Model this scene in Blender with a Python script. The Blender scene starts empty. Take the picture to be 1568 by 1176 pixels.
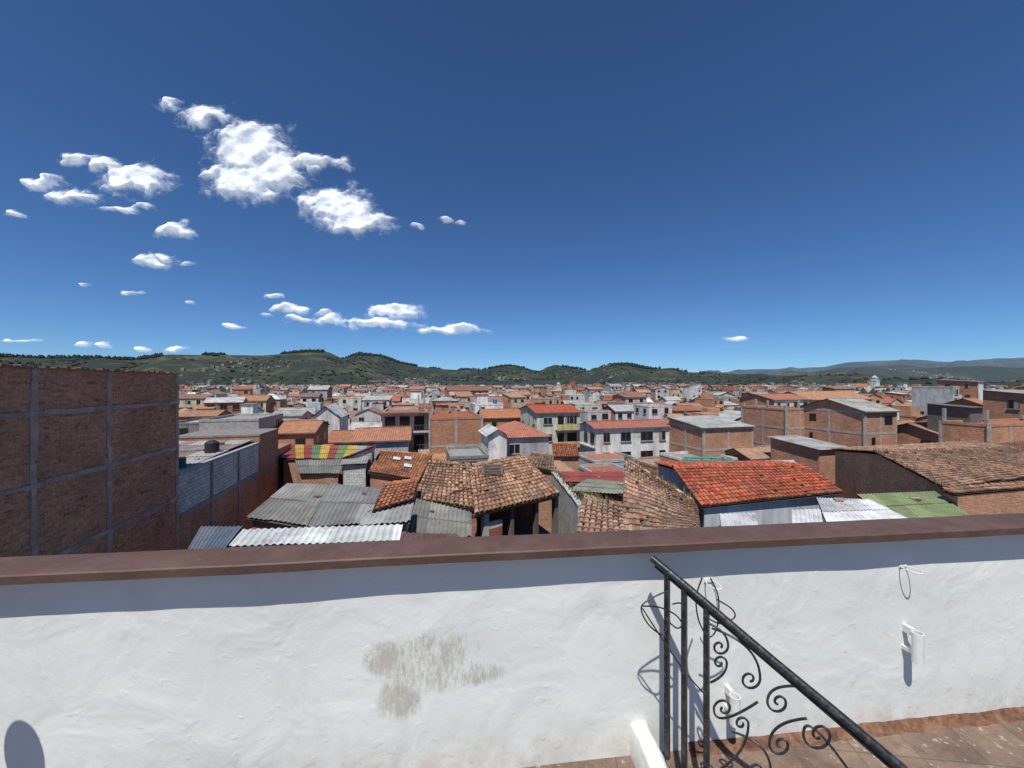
import bpy, math, random
from mathutils import Vector, noise
random.seed(7)
R=random.random
def U(a,b): return a+(b-a)*random.random()
G=-16.0          # street level, the camera (eye) is z=0 on a roof terrace
F=589.0
def bx(px,D): return (px-784)/F*D
def bz(py,D): return (588-py)/F*D
def P3(px,py,D): return Vector((bx(px,D),D,bz(py,D)))
scene=bpy.context.scene
# ------------------------------------------------------------------ materials
def newmat(name):
    m=bpy.data.materials.new(name); m.use_nodes=True
    nt=m.node_tree; b=nt.nodes['Principled BSDF']; return m,nt,b
def nd(nt,t,ins=None,**kw):
    n=nt.nodes.new(t)
    for k,v in kw.items(): setattr(n,k,v)
    if ins:
        for k,v in ins.items():
            if hasattr(v,'is_linked') : nt.links.new(v,n.inputs[k])
            else: n.inputs[k].default_value=v
    return n
def mixc(nt,f,a,b,blend='MIX'):
    n=nt.nodes.new('ShaderNodeMix'); n.data_type='RGBA'; n.blend_type=blend
    for i,v in ((0,f),(6,a),(7,b)):
        if hasattr(v,'is_linked'): nt.links.new(v,n.inputs[i])
        else: n.inputs[i].default_value=v if i==0 else (tuple(v)+(1,) if len(v)==3 else v)
    return n.outputs[2]
def mth(nt,op,a,b=0.0,clamp=False):
    n=nt.nodes.new('ShaderNodeMath'); n.operation=op; n.use_clamp=clamp
    for i,v in ((0,a),(1,b)):
        if hasattr(v,'is_linked'): nt.links.new(v,n.inputs[i])
        else: n.inputs[i].default_value=v
    return n.outputs[0]
def ramp(nt,fac,stops,ease=False):
    n=nt.nodes.new('ShaderNodeValToRGB'); nt.links.new(fac,n.inputs[0])
    if ease: n.color_ramp.interpolation='EASE'
    e=n.color_ramp.elements
    while len(e)<len(stops): e.new(0.5)
    for el,(p,c) in zip(e,stops):
        el.position=p; el.color=(c,c,c,1) if isinstance(c,(int,float)) else tuple(c)+(1,)
    return n.outputs[0]
def tex(nt,scale,detail=4,rough=.55,vec=None,stretch=None,coord='Object'):
    if vec is None:
        vec=nt.nodes.new('ShaderNodeTexCoord').outputs[coord]
    if stretch:
        mp=nd(nt,'ShaderNodeMapping',{'Vector':vec,'Scale':stretch}); vec=mp.outputs[0]
    n=nd(nt,'ShaderNodeTexNoise',{'Vector':vec,'Scale':scale,'Detail':detail,'Roughness':rough})
    return n.outputs['Fac']
def bump(nt,b,h,s,d=.02,prev=None):
    n=nd(nt,'ShaderNodeBump',{'Height':h,'Strength':s,'Distance':d})
    if prev: nt.links.new(prev,n.inputs['Normal'])
    nt.links.new(n.outputs[0],b.inputs['Normal']); return n.outputs[0]
def attr(nt,name='Col'):
    return nd(nt,'ShaderNodeAttribute',attribute_name=name)
M={}
def basecol(nt,b,c): nt.links.new(c,b.inputs['Base Color'])
# plaster
m,nt,b=newmat('plaster_paint'); a=attr(nt).outputs['Color']
s=ramp(nt,tex(nt,.9,6,.65,stretch=(1,1,.2)),[(.35,.5),(.6,1.05)])
c=mixc(nt,.85,a,s,'MULTIPLY'); c=mixc(nt,ramp(nt,tex(nt,.35,6,.75),[(.52,0),(.7,.6)]),c,(.17,.145,.12))
basecol(nt,b,c); b.inputs['Roughness'].default_value=.9; bump(nt,b,tex(nt,14,3),.35,.02); M['plaster']=m
# concrete
m,nt,b=newmat('concrete'); a=attr(nt).outputs['Color']
c=mixc(nt,.9,a,ramp(nt,tex(nt,2.2,8,.7),[(.3,.5),(.65,1.05)]),'MULTIPLY')
basecol(nt,b,c); b.inputs['Roughness'].default_value=.95; bump(nt,b,tex(nt,18,5,.7),.6,.03); M['conc']=m
# brick
def mkbrick(name,c1,c2,mo,bw,rh,ms):
    m,nt,b=newmat(name); a=attr(nt).outputs['Color']
    uv=nt.nodes.new('ShaderNodeTexCoord').outputs['UV']
    w=nd(nt,'ShaderNodeTexNoise',{'Vector':uv,'Scale':3.0,'Detail':3})
    v2=nd(nt,'ShaderNodeVectorMath',{0:w.outputs['Color'],1:(.06,.045,0)},operation='MULTIPLY')
    v3=nd(nt,'ShaderNodeVectorMath',{0:uv,1:v2.outputs[0]},operation='ADD')
    br=nd(nt,'ShaderNodeTexBrick',{'Vector':v3.outputs[0],'Color1':c1+(1,),'Color2':c2+(1,),'Mortar':mo+(1,),'Scale':1.0,'Mortar Size':ms,'Mortar Smooth':.3,'Bias':0.0,'Brick Width':bw,'Row Height':rh})
    c=mixc(nt,1.0,br.outputs['Color'],a,'MULTIPLY')
    c=mixc(nt,.7,c,ramp(nt,tex(nt,.7,7,.7),[(.3,.6),(.65,1.2)]),'MULTIPLY')
    c=mixc(nt,.6,c,ramp(nt,tex(nt,9,4,.7),[(.35,.55),(.6,1.25)]),'MULTIPLY')
    basecol(nt,b,c); b.inputs['Roughness'].default_value=.95
    h=mth(nt,'ADD',mth(nt,'MULTIPLY',br.outputs['Fac'],-1.0),mth(nt,'MULTIPLY',tex(nt,22,4),.7))
    bump(nt,b,h,1.0,.025); return m
M['brick']=mkbrick('clay_brick',(.56,.29,.175),(.38,.18,.11),(.42,.32,.24),.30,.10,.016)
M['block']=mkbrick('cement_block',(.46,.46,.455),(.36,.36,.36),(.22,.22,.22),.42,.21,.014)
# roof tile far (bump)
m,nt,b=newmat('roof_tile_far'); a=attr(nt).outputs['Color']
uv=nt.nodes.new('ShaderNodeTexCoord').outputs['UV']
sp=nd(nt,'ShaderNodeSeparateXYZ',{0:uv})
wx=mth(nt,'ABSOLUTE',mth(nt,'SINE',mth(nt,'MULTIPLY',sp.outputs[0],math.pi/.26)))
wy=mth(nt,'FRACT',mth(nt,'DIVIDE',sp.outputs[1],.38))
c=mixc(nt,.8,a,ramp(nt,wx,[(0,.35),(.45,1.05)]),'MULTIPLY')
c=mixc(nt,.9,c,ramp(nt,tex(nt,1.3,7,.75),[(.3,.45),(.65,1.2)]),'MULTIPLY')
c=mixc(nt,ramp(nt,tex(nt,4,4,.7),[(.52,0),(.7,.65)]),c,(.15,.12,.10))
c=mixc(nt,ramp(nt,tex(nt,.45,7,.75),[(.5,0),(.66,.5)]),c,(.22,.17,.14))
basecol(nt,b,c); b.inputs['Roughness'].default_value=.9
bump(nt,b,mth(nt,'ADD',wx,mth(nt,'MULTIPLY',wy,-.4)),.8,.06); M['tilefar']=m
# modelled tiles
m,nt,b=newmat('clay_roof_tile'); a=attr(nt).outputs['Color']
c=mixc(nt,.85,a,ramp(nt,tex(nt,5,6,.75),[(.3,.5),(.62,1.2)]),'MULTIPLY')
c=mixc(nt,ramp(nt,tex(nt,1.1,6,.75),[(.5,0),(.7,.6)]),c,(.15,.125,.105))
c=mixc(nt,ramp(nt,tex(nt,9,5,.8),[(.60,0),(.68,.6)]),c,(.30,.27,.22))
basecol(nt,b,c); b.inputs['Roughness'].default_value=.9; bump(nt,b,tex(nt,40,3),.4,.01); M['tile']=m
# metal
m,nt,b=newmat('corrugated_sheet'); a=attr(nt).outputs['Color']
c=mixc(nt,.8,a,ramp(nt,tex(nt,1.0,7,.75),[(.3,.5),(.6,1.15)]),'MULTIPLY')
c=mixc(nt,ramp(nt,tex(nt,.9,8,.8,stretch=(1,1,1)),[(.54,0),(.68,.7)]),c,(.17,.11,.08))
basecol(nt,b,c); b.inputs['Roughness'].default_value=.6; M['sheet']=m
m,nt,b=newmat('corrugated_sheet_far'); a=attr(nt).outputs['Color']
uv=nt.nodes.new('ShaderNodeTexCoord').outputs['UV']; sp=nd(nt,'ShaderNodeSeparateXYZ',{0:uv})
wx=mth(nt,'SINE',mth(nt,'MULTIPLY',sp.outputs[0],6.28/.25))
c=mixc(nt,.9,a,ramp(nt,tex(nt,.6,8,.75),[(.3,.45),(.6,1.1)]),'MULTIPLY')
c=mixc(nt,ramp(nt,tex(nt,.5,8,.8),[(.5,0),(.62,.7)]),c,(.17,.12,.09))
lap=mth(nt,'LESS_THAN',mth(nt,'FRACT',mth(nt,'DIVIDE',sp.outputs[1],1.8)),.05); c=mixc(nt,mth(nt,'MULTIPLY',lap,.5),c,(.08,.07,.06))
basecol(nt,b,c); b.inputs['Roughness'].default_value=.65; bump(nt,b,wx,.5,.03); M['sheetfar']=m
m,nt,b=newmat('window_glass'); b.inputs['Base Color'].default_value=(.015,.018,.022,1); b.inputs['Roughness'].default_value=.15; M['glass']=m
m,nt,b=newmat('plain_paint'); a=attr(nt).outputs['Color']; basecol(nt,b,a); b.inputs['Roughness'].default_value=.6; M['paint']=m

# ------------------------------------------------------------------ mesh builder
class MB:
    def __init__(s): s.v=[];s.f=[];s.m=[];s.uv=[];s.c=[];s.names=[]
    def mi(s,k):
        if k not in s.names: s.names.append(k)
        return s.names.index(k)
    def face(s,pts,mat,col,uvs=None):
        i=len(s.v); n=len(pts); s.v.extend([tuple(p) for p in pts]); s.f.append(tuple(range(i,i+n)))
        s.m.append(s.mi(mat)); s.c.extend([col]*n)
        if uvs is None:
            a,b_,c_=pts[0],pts[1],pts[2]
            ux,uy,uz=b_[0]-a[0],b_[1]-a[1],b_[2]-a[2]; wx_,wy_,wz_=c_[0]-a[0],c_[1]-a[1],c_[2]-a[2]
            nx,ny,nz=uy*wz_-uz*wy_,uz*wx_-ux*wz_,ux*wy_-uy*wx_
            L=math.sqrt(nx*nx+ny*ny+nz*nz) or 1; nx/=L;ny/=L;nz/=L
            tx,ty=-ny,nx; l=math.hypot(tx,ty)
            if l<.05: tx,ty=1,0
            else: tx/=l;ty/=l
            bx_,by_,bz_=ny*0-nz*ty, nz*tx-nx*0, nx*ty-ny*tx
            uvs=[(p[0]*tx+p[1]*ty, p[0]*bx_+p[1]*by_+p[2]*bz_) for p in pts]
        s.uv.extend(uvs)
    def obox(s,o,ax,ay,az,mat,col,bottom=True):
        o=Vector(o);ax=Vector(ax);ay=Vector(ay);az=Vector(az)
        p=[o,o+ax,o+ax+ay,o+ay]; q=[x+az for x in p]
        for i in range(4):
            j=(i+1)%4; s.face([p[i],p[j],q[j],q[i]],mat,col)
        s.face(q,mat,col)
        if bottom: s.face(p[::-1],mat,col)
    def cyl(s,c,r,h,mat,col,n=12,r2=None):
        r2=r if r2 is None else r2; c=Vector(c)
        a=[c+Vector((r*math.cos(t*6.2832/n),r*math.sin(t*6.2832/n),0)) for t in range(n)]
        b_=[c+Vector((r2*math.cos(t*6.2832/n),r2*math.sin(t*6.2832/n),h)) for t in range(n)]
        for i in range(n): s.face([a[i],a[(i+1)%n],b_[(i+1)%n],b_[i]],mat,col)
        s.face(b_,mat,col)
    def done(s,name,parent=None):
        me=bpy.data.meshes.new(name); me.from_pydata(s.v,[],s.f)
        for k in s.names: me.materials.append(M[k])
        me.polygons.foreach_set('material_index',s.m)
        l=me.uv_layers.new(name='UVMap'); l.data.foreach_set('uv',[x for t in s.uv for x in t])
        ca=me.color_attributes.new('Col','FLOAT_COLOR','CORNER')
        ca.data.foreach_set('color',[x for t in s.c for x in (t[0],t[1],t[2],1.0)])
        me.update(); ob=bpy.data.objects.new(name,me); scene.collection.objects.link(ob)
        if parent: ob.parent=parent
        return ob
def jit(c,a=.12):
    k=1+U(-a,a); return (c[0]*k,c[1]*k*(1+U(-.04,.04)),c[2]*k)
def bil(c,s,t):
    return c[0]*((1-s)*(1-t))+c[1]*(s*(1-t))+c[2]*(s*t)+c[3]*((1-s)*t)
OLD=[(.37,.185,.10),(.43,.235,.14),(.29,.15,.085),(.41,.27,.18),(.23,.125,.08)]
RED=[(.46,.09,.035),(.50,.11,.042),(.38,.07,.03),(.44,.14,.065),(.27,.07,.04)]
ORA=[(.46,.17,.07),(.40,.15,.07),(.50,.22,.11),(.32,.13,.07)]
BRN=[(.31,.18,.12),(.37,.225,.15),(.38,.26,.19),(.22,.125,.085)]
def tiles(mb,c,pal,pitch=.25,row=.40,amp=1.0):
    w=((c[1]-c[0]).length+(c[2]-c[3]).length)/2; l=((c[3]-c[0]).length+(c[2]-c[1]).length)/2
    nc=max(2,int(w/pitch)); nr=max(2,int(l/row)); n=(c[1]-c[0]).cross(c[3]-c[0]).normalized()
    if n.z<0:n=-n
    mb.face([p-n*.02 for p in c],'tile',(.10,.055,.035))
    mb.face([p-n*.12 for p in c],'tile',(.10,.055,.035))
    arc=[(math.cos(a),math.sin(a)) for a in (0,.8,1.57,2.34,3.1416)]
    for i in range(nc):
        sj=U(-.1,.1)
        for j in range(nr):
            s=(i+.5+U(-.07,.07)*amp+sj*.3)/nc
            sag=.07*noise.noise(Vector((i*.12,j*.2,c[0].x)))*amp
            t0=max(0,(j-.02+U(-.06,.06)*amp)/nr); t1=min(1.0,(j+1.12)/nr)
            A=bil(c,s,t0)+n*(.045+sag+U(0,.015)*amp); B=bil(c,min(1,s+U(-.03,.03)*amp/nc*2),t1)+n*(.005+sag)
            ex=(bil(c,1,t0)-bil(c,0,t0)).normalized(); r=w/nc*.5; r2=r*.82
            pv=noise.noise(Vector((A.x*.5,A.y*.5,4)))
            col=jit(random.choice(pal),.22); k_=1+pv*.5; col=(col[0]*k_,col[1]*k_,col[2]*k_)
            if R()<.02*amp: continue
            a=[A+ex*(r*x)+n*(r*.75*y) for x,y in arc]; b_=[B+ex*(r2*x)+n*(r2*.75*y) for x,y in arc]
            for k in range(4): mb.face([a[k],a[k+1],b_[k+1],b_[k]],'tile',col)
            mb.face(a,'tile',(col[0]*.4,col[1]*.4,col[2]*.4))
def ridge(mb,a,b_,pal,r=.14):
    d=b_-a; L=d.length; n=max(2,int(L/.4)); e=d.normalized(); sd=e.cross(Vector((0,0,1))).normalized()
    arc=[(math.cos(x),math.sin(x)) for x in (-.3,.6,1.57,2.5,3.44)]
    for i in range(n):
        p=a+d*(i/n)+Vector((0,0,U(0,.03))); q=a+d*min(1,(i+1.1)/n); col=jit(random.choice(pal),.2)
        A=[p+sd*(r*x)+Vector((0,0,r*y*.9+.03)) for x,y in arc]; B=[q+sd*(r*.85*x)+Vector((0,0,r*.8*y)) for x,y in arc]
        for k in range(4): mb.face([A[k],A[k+1],B[k+1],B[k]],'tile',col)
def corr(mb,c,cols,per=.22,amp=.028,sheet=1.0):
    w=((c[1]-c[0]).length+(c[2]-c[3]).length)/2; l=((c[3]-c[0]).length+(c[2]-c[1]).length)/2
    n=(c[1]-c[0]).cross(c[3]-c[0]).normalized()
    if n.z<0:n=-n
    ns=max(2,int(w/per*4)); nl=max(1,round(l/2.2)); 
    cc={}
    for j in range(nl):
        for i in range(ns):
            s0,s1=i/ns,(i+1)/ns; k=(int(s0*w/sheet),j)
            if k not in cc: cc[k]=(jit(random.choice(cols),.16),U(0,.025),U(-.02,.02) if j==0 else 0)
            col,lf,sh=cc[k]
            t0=j/nl+sh; t1=min(1,(j+1.06)/nl)
            h0=amp*math.sin(i*math.pi/2+.4);h1=amp*math.sin((i+1)*math.pi/2+.4)
            mb.face([bil(c,s0,t0)+n*(h0+.03+lf),bil(c,s1,t0)+n*(h1+.03+lf),bil(c,s1,t1)+n*(h1+lf*.5),bil(c,s0,t1)+n*(h0+lf*.5)],'sheet',col)
    mb.face([p-n*.08 for p in c],'conc',(.12,.10,.09))
    for k in range(int(w*l/9)):
        p=bil(c,U(.05,.95),U(.05,.95))+n*.06; s_=U(.08,.2); mb.obox(p,(s_*U(1,3),U(-.05,.05),0),(U(-.04,.04),s_,0),(0,0,U(.04,.12)),random.choice(['brick','conc']),(.4,.3,.25))
foot=[]
def addfoot(pts,pad=1.5):
    cx=sum(p[0] for p in pts)/len(pts); cy=sum(p[1] for p in pts)/len(pts)
    foot.append((cx,cy,max(math.hypot(p[0]-cx,p[1]-cy) for p in pts)*.85+pad))
def walls(mb,c,mat,col,inset=.25,zoff=-.12,zb=G):
    cen=sum(c,Vector())/len(c); q=[]
    for p in c:
        d=(cen-p); d.z=0; d.normalize(); q.append(p+d*inset+Vector((0,0,zoff)))
    n=len(q)
    for i in range(n):
        a,b_=q[i],q[(i+1)%n]
        mb.face([Vector((a.x,a.y,zb)),Vector((b_.x,b_.y,zb)),b_,a],mat,col)
    return q
def quad_roof(name,pts,kind,cols,wmat='plaster',wcol=(.4,.38,.35),rich=1.0,zb=G):
    c=[P3(*p) for p in pts]; mb=MB(); addfoot(c)
    walls(mb,c,wmat,wcol,zb=zb)
    if kind=='tile': tiles(mb,c,cols,amp=rich); ridge(mb,c[3],c[2],cols)
    elif kind=='corr': corr(mb,c,cols)
    elif kind=='flat': mb.face(c,'conc',cols[0])
    return mb.done(name)
def gable_roof(name,FL,FR,RR,RL,cols,wmat='plaster',wcol=(.4,.38,.35),rich=1.0,extra=None):
    fl,fr,rr,rl=P3(*FL),P3(*FR),P3(*RR),P3(*RL)
    br=Vector((2*rr.x-fr.x,2*rr.y-fr.y,fr.z)); bl=Vector((2*rl.x-fl.x,2*rl.y-fl.y,fl.z))
    mb=MB(); addfoot([fl,fr,br,bl])
    tiles(mb,[fl,fr,rr,rl],cols,amp=rich); tiles(mb,[br,bl,rl,rr],cols,amp=rich); ridge(mb,rl,rr,cols)
    q=walls(mb,[fl,fr,br,bl],wmat,wcol,.35,-.15)
    dz=Vector((0,0,-.2)); mb.face([q[0],q[3],rl+(rr-rl).normalized()*.3+dz],wmat,wcol); mb.face([q[1],q[2],rr-(rr-rl).normalized()*.3+dz],wmat,wcol)
    if extra: extra(mb,fl,fr,rr,rl)
    return mb.done(name)
class Fr:
    def __init__(s,x,y,th): s.x=x;s.y=y;s.c=math.cos(th);s.s=math.sin(th)
    def __call__(s,a,b_,z): return Vector((s.x+a*s.c-b_*s.s, s.y+a*s.s+b_*s.c, z))
    def box(s,mb,x0,x1,y0,y1,z0,z1,mat,col):
        mb.obox(s(x0,y0,z0),s(x1,y0,0)-s(x0,y0,0),s(x0,y1,0)-s(x0,y0,0),Vector((0,0,z1-z0)),mat,col)
FCS=[(.5,.5,.48),(.10,.07,.05),(.06,.06,.06),(.25,.24,.22),(.12,.07,.04)]
def window(mb,f,x,z,w,h,y=0,side=None,W=0,detail=True,fc=None):
    if fc is None: fc=random.choice(FCS)
    if side=='L': q=lambda a,o,zz: f(-o,a,zz)
    elif side=='R': q=lambda a,o,zz: f(W+o,a,zz)
    else: q=lambda a,o,zz: f(a,y-o,zz)
    mb.face([q(x,.02,z),q(x+w,.02,z),q(x+w,.02,z+h),q(x,.02,z+h)],'glass',(0,0,0))
    if R()<.3:
        k=U(.3,.6); mb.face([q(x,.025,z),q(x+w*k,.025,z),q(x+w*k,.025,z+h),q(x,.025,z+h)],'paint',(.25,.24,.22))
    if detail:
        t=.05
        def bar(a0,a1,z0,z1,o=.07):
            O=q(a0,0,z0); mb.obox(O,q(a1,0,z0)-O,q(a0,o,z0)-O,Vector((0,0,z1-z0)),'paint',fc)
        O=q(x-.12,0,z-.12); mb.obox(O,q(x+w+.12,0,z)-q(x-.12,0,z),q(x,.16,z)-q(x,0,z),Vector((0,0,.08)),'conc',(.36,.34,.31))
        bar(x-t,x+w+t,z+h,z+h+t); bar(x-t,x,z,z+h); bar(x+w,x+w+t,z,z+h); bar(x+w/2-.025,x+w/2+.025,z,z+h,.05)
def house(mb,f,w,d,zt,roof,wm,wc,rm,rc,rh=1.2,oh=.35,win=1,st=2.8,zb=G,wcols=None):
    wall='brick' if wm=='brickframe' else wm
    p=[f(0,0,0),f(w,0,0),f(w,d,0),f(0,d,0)]
    def z(v,zz): return Vector((v.x,v.y,zz))
    side=wcols if wcols is not None else wc; swall=wall
    if win and wall=='plaster' and R()<.45: swall='brick'; side=(1,.9,.85)
    for i in range(4):
        a,b_=p[i],p[(i+1)%4]; ff=i in (0,2)
        mb.face([z(a,zb),z(b_,zb),z(b_,zt),z(a,zt)],wall if ff else swall,wc if ff else side)
    if wm=='brickframe':
        n=max(2,round(w/3.2))
        for i in range(n+1):
            x=i*w/n; f.box(mb,x-.14,x+.14,-.04,.1,zb,zt+.02,'conc',(.40,.38,.35))
        n=max(1,round(d/3.6))
        for i in range(n+1):
            y=i*d/n; f.box(mb,-.05,.1,y-.14,y+.14,zb,zt+.01,'conc',(.40,.38,.35))
        k=0
        while zt-k*st>zb: 
            f.box(mb,-.03,w+.03,-.03,.1,zt-k*st-.28,zt-k*st+.01,'conc',(.40,.38,.35)); 
            f.box(mb,-.03,.1,.11,d,zt-k*st-.28,zt-k*st+.01,'conc',(.40,.38,.35)); k+=1
        if roof=='flat':   # starter columns of an unfinished storey
            for i in range(3):
                for yy in (.1,d-.4): f.box(mb,i*(w-.3)/2,i*(w-.3)/2+.25,yy,yy+.25,zt,zt+U(.4,1.6),'conc',(.36,.34,.32))
    if roof=='flat':
        mb.face([z(q,zt-.25) for q in p],'conc',rc)
        t=.14
        f.box(mb,-.05,w+.05,-.05,t,zt-.26,zt+.05,wall,wc); f.box(mb,-.05,w+.05,d-t,d+.05,zt-.26,zt+.05,wall,wc)
        f.box(mb,-.05,t,t+.003,d-t-.003,zt-.26,zt+.047,wall,wc); f.box(mb,w-t,w+.05,t+.003,d-t-.003,zt-.26,zt+.047,wall,wc)
    elif roof=='gx':
        a=[f(-oh,-oh,zt),f(w+oh,-oh,zt),f(w+oh,d/2,zt+rh),f(-oh,d/2,zt+rh),f(w+oh,d+oh,zt),f(-oh,d+oh,zt)]
        mb.face(a[:4],rm,rc); mb.face([a[4],a[5],a[3],a[2]],rm,jit(rc))
        mb.face([f(0,0,zt),f(0,d,zt),f(0,d/2,zt+rh-.05)],swall,side); mb.face([f(w,0,zt),f(w,d,zt),f(w,d/2,zt+rh-.05)],swall,side)
        f.box(mb,-oh,w+oh,-oh+.01,-oh+.06,zt-.16,zt-.01,'plaster',(.2,.13,.09))
        f.box(mb,-oh,w+oh,d/2-.12,d/2+.12,zt+rh-.02,zt+rh+.09,rm,jit(rc))
    elif roof=='gy':
        a=[f(-oh,-oh,zt),f(-oh,d+oh,zt),f(w/2,d+oh,zt+rh),f(w/2,-oh,zt+rh),f(w+oh,d+oh,zt),f(w+oh,-oh,zt)]
        mb.face([a[0],a[3],a[2],a[1]],rm,rc); mb.face([a[5],a[4],a[2],a[3]],rm,jit(rc))
        mb.face([f(0,0,zt),f(w,0,zt),f(w/2,0,zt+rh-.05)],wall,wc)
    elif roof=='shed':
        mb.face([f(-oh,-oh,zt),f(w+oh,-oh,zt),f(w+oh,d+oh,zt+rh),f(-oh,d+oh,zt+rh)],rm,rc)
        mb.face([f(0,0,zt),f(0,d,zt),f(0,d,zt+rh-.05)],swall,side); mb.face([f(w,0,zt),f(w,d,zt),f(w,d,zt+rh-.05)],swall,side); mb.face([f(0,d,zt),f(w,d,zt),f(w,d,zt+rh-.05),f(0,d,zt+rh-.05)],wall,wc)
    elif roof=='hip':
        k=min(w,d)/2
        if w>=d: r0,r1=f(k,d/2,zt+rh),f(w-k,d/2,zt+rh)
        else: r0,r1=f(w/2,k,zt+rh),f(w/2,d-k,zt+rh)
        e=[f(-oh,-oh,zt),f(w+oh,-oh,zt),f(w+oh,d+oh,zt),f(-oh,d+oh,zt)]
        if w>=d:
            mb.face([e[0],e[1],r1,r0],rm,rc); mb.face([e[2],e[3],r0,r1],rm,rc); mb.face([e[3],e[0],r0],rm,jit(rc)); mb.face([e[1],e[2],r1],rm,jit(rc))
        else:
            mb.face([e[0],e[1],r0],rm,rc); mb.face([e[2],e[3],r1],rm,rc); mb.face([e[3],e[0],r0,r1],rm,jit(rc)); mb.face([e[1],e[2],r1,r0],rm,jit(rc))
    if win:
        k=1; fc=random.choice(FCS)
        while zt-k*st>zb-1 and k<5:
            zz=zt-k*st+.95
            n=max(1,int(w/2.6)); g=w/n
            for i in range(n):
                if R()<.78:
                    ww=U(.9,1.5); window(mb,f,g*i+(g-ww)/2,zz,ww,U(1.0,1.3),detail=win>1,fc=fc)
            if win>1 and R()<.3 and wall!='brick':
                x0=U(0,.4)*w; f.box(mb,x0,x0+w*.5,-.9,-.0,zz-1.0,zz-.85,'conc',(.4,.38,.35)); f.box(mb,x0,x0+w*.5,-.9,-.84,zz-.85,zz-.1,wall,wc)
            for sd in ('L','R'):
                n2=max(1,int(d/3.2)); g2=d/n2
                for i in range(n2):
                    if R()<.4: window(mb,f,g2*i+g2/2-.5,zz,1.0,1.1,side=sd,W=w,detail=win>1,fc=fc)
            k+=1
TH=math.radians(13.8)
def bld(name,px0,px1,D,depth,pyt,roof='flat',wm='plaster',wc=(.45,.43,.4),rm='tilefar',rc=(.36,.10,.04),rh=1.2,th=TH,win=2,zb=G,extra=None,oh=.35,st=2.8,wcols=None):
    Ax,Ay=bx(px0,D),D
    if px0>840:
        Ax=(px0-784)/F*(D+depth*math.cos(th))+depth*math.sin(th)
    u1=(px1-784)/F
    w=max(2.0,(u1*Ay-Ax)/(math.cos(th)-u1*math.sin(th))); f=Fr(Ax,Ay,th); zt=bz(pyt,D); mb=MB()
    house(mb,f,w,depth,zt,roof,wm,wc,rm,rc,rh,oh,win,st,zb,wcols)
    if extra: extra(mb,f,w,depth,zt)
    addfoot([f(0,0,0),f(w,0,0),f(w,depth,0),f(0,depth,0)],.5)
    return mb.done(name)
WHT=(.58,.57,.54)
# ------------------------------------------------------------------ near left brick building
mb=MB(); f=Fr(-18.22,21.0,TH)
ZT=.52
BW=(1.08,.94,.88)
f.box(mb,-9,0,-19,0,G,ZT,'brick',BW)
CB=(.42,.34,.29)
for y in (0,-4.85,-8.15,-12.4,-16.5):
    for k in range(24):
        z0=G+k*.7; 
        if z0>ZT: break
        e=U(-.04,.04); e2=U(-.04,.04); f.box(mb,-.2,.02+U(0,.012),(y-.22 if y==0 else y-.11)+e,y+.005 if y==0 else y+.11+e2,z0,min(z0+.7,ZT+.01),'conc',jit(CB,.14))
for z in (-1.0,-3.45,-6.2,-9.2):
    for k in range(27):
        f.box(mb,-.2,.035+U(0,.012),-19+k*.7,-19+k*.7+.7 if k<26 else 0,z-.09+U(-.035,.035),z+.08+U(-.035,.035),'conc',jit(CB,.14))
f.box(mb,-9,.06,-19,.06,ZT,ZT+.05,'conc',(.26,.17,.13))
for i in range(90):
    y=-i*.21; 
    if R()<.6: f.box(mb,-.2,.02,y-.19,y-.01,ZT+.05,ZT+.05+random.choice([.04,.08]),'brick',jit((.7,.6,.6)))
f.box(mb,-5,-.8,-19,-9.5,ZT+.05,ZT+.32,'tilefar',(.25,.12,.08))
for i in range(420):
    y=U(-14,-.4); z=round(U(-8,ZT-.2)*10)/10; f.box(mb,-.05,U(.01,.035),y,y+U(.1,.28),z,z+U(.04,.09),'brick',jit((.95,.8,.75),.35))
mb.done('brick_building')
addfoot([f(-9,-19,0),f(0,0,0)])
mb=MB(); f2=Fr(-18.22,21.0,TH)
f2.box(mb,-8,0,.05,11,G,-7.3,'brick',(1,.92,.9)); f2.box(mb,-8,-.02,.05,11,-7.3,-5.0,'block',(1.3,1.28,1.25)); f2.box(mb,-.25,.03,.05,11,-5.0,-4.8,'conc',(.4,.4,.4))
f2.box(mb,-.3,.05,3.4,3.65,G,-4.81,'conc',(.3,.29,.28)); f2.box(mb,-.3,.05,7.2,7.45,G,-4.81,'conc',(.3,.29,.28)); f2.box(mb,-.3,.04,.06,10.99,-7.4,-7.2,'conc',(.3,.29,.28))
corr(mb,[f2(-8,.4,-5.0),f2(-.4,.4,-4.95),f2(-.4,11,-4.55),f2(-8,11,-4.5)],[(.30,.29,.28),(.36,.22,.17),(.42,.41,.4),(.28,.2,.17)])
mb.cyl(f2(-1.1,6.0,-4.8),.42,.75,'paint',(.015,.015,.018),16); mb.cyl(f2(-1.1,6.0,-4.05),.42,.18,'paint',(.015,.015,.018),16,.15)
mb.cyl(f2(-.9,1.9,-4.95),.3,.6,'paint',(.03,.12,.07),14)
mb.done('block_wall_house'); addfoot([f2(-8,0,0),f2(0,11,0)])
mb=MB()
f2.box(mb,-6,0,11.1,15.5,G,-4.3,'brick',(.9,.82,.8)); f2.box(mb,-6.05,.05,11.05,15.55,-4.3,-4.15,'conc',(.25,.22,.2)); f2.box(mb,-5,-.2,15.6,20,G,-6.2,'brick',(.85,.8,.8)); 
mb.done('brick_house'); addfoot([f2(-6,11,0),f2(0,20,0)])
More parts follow.
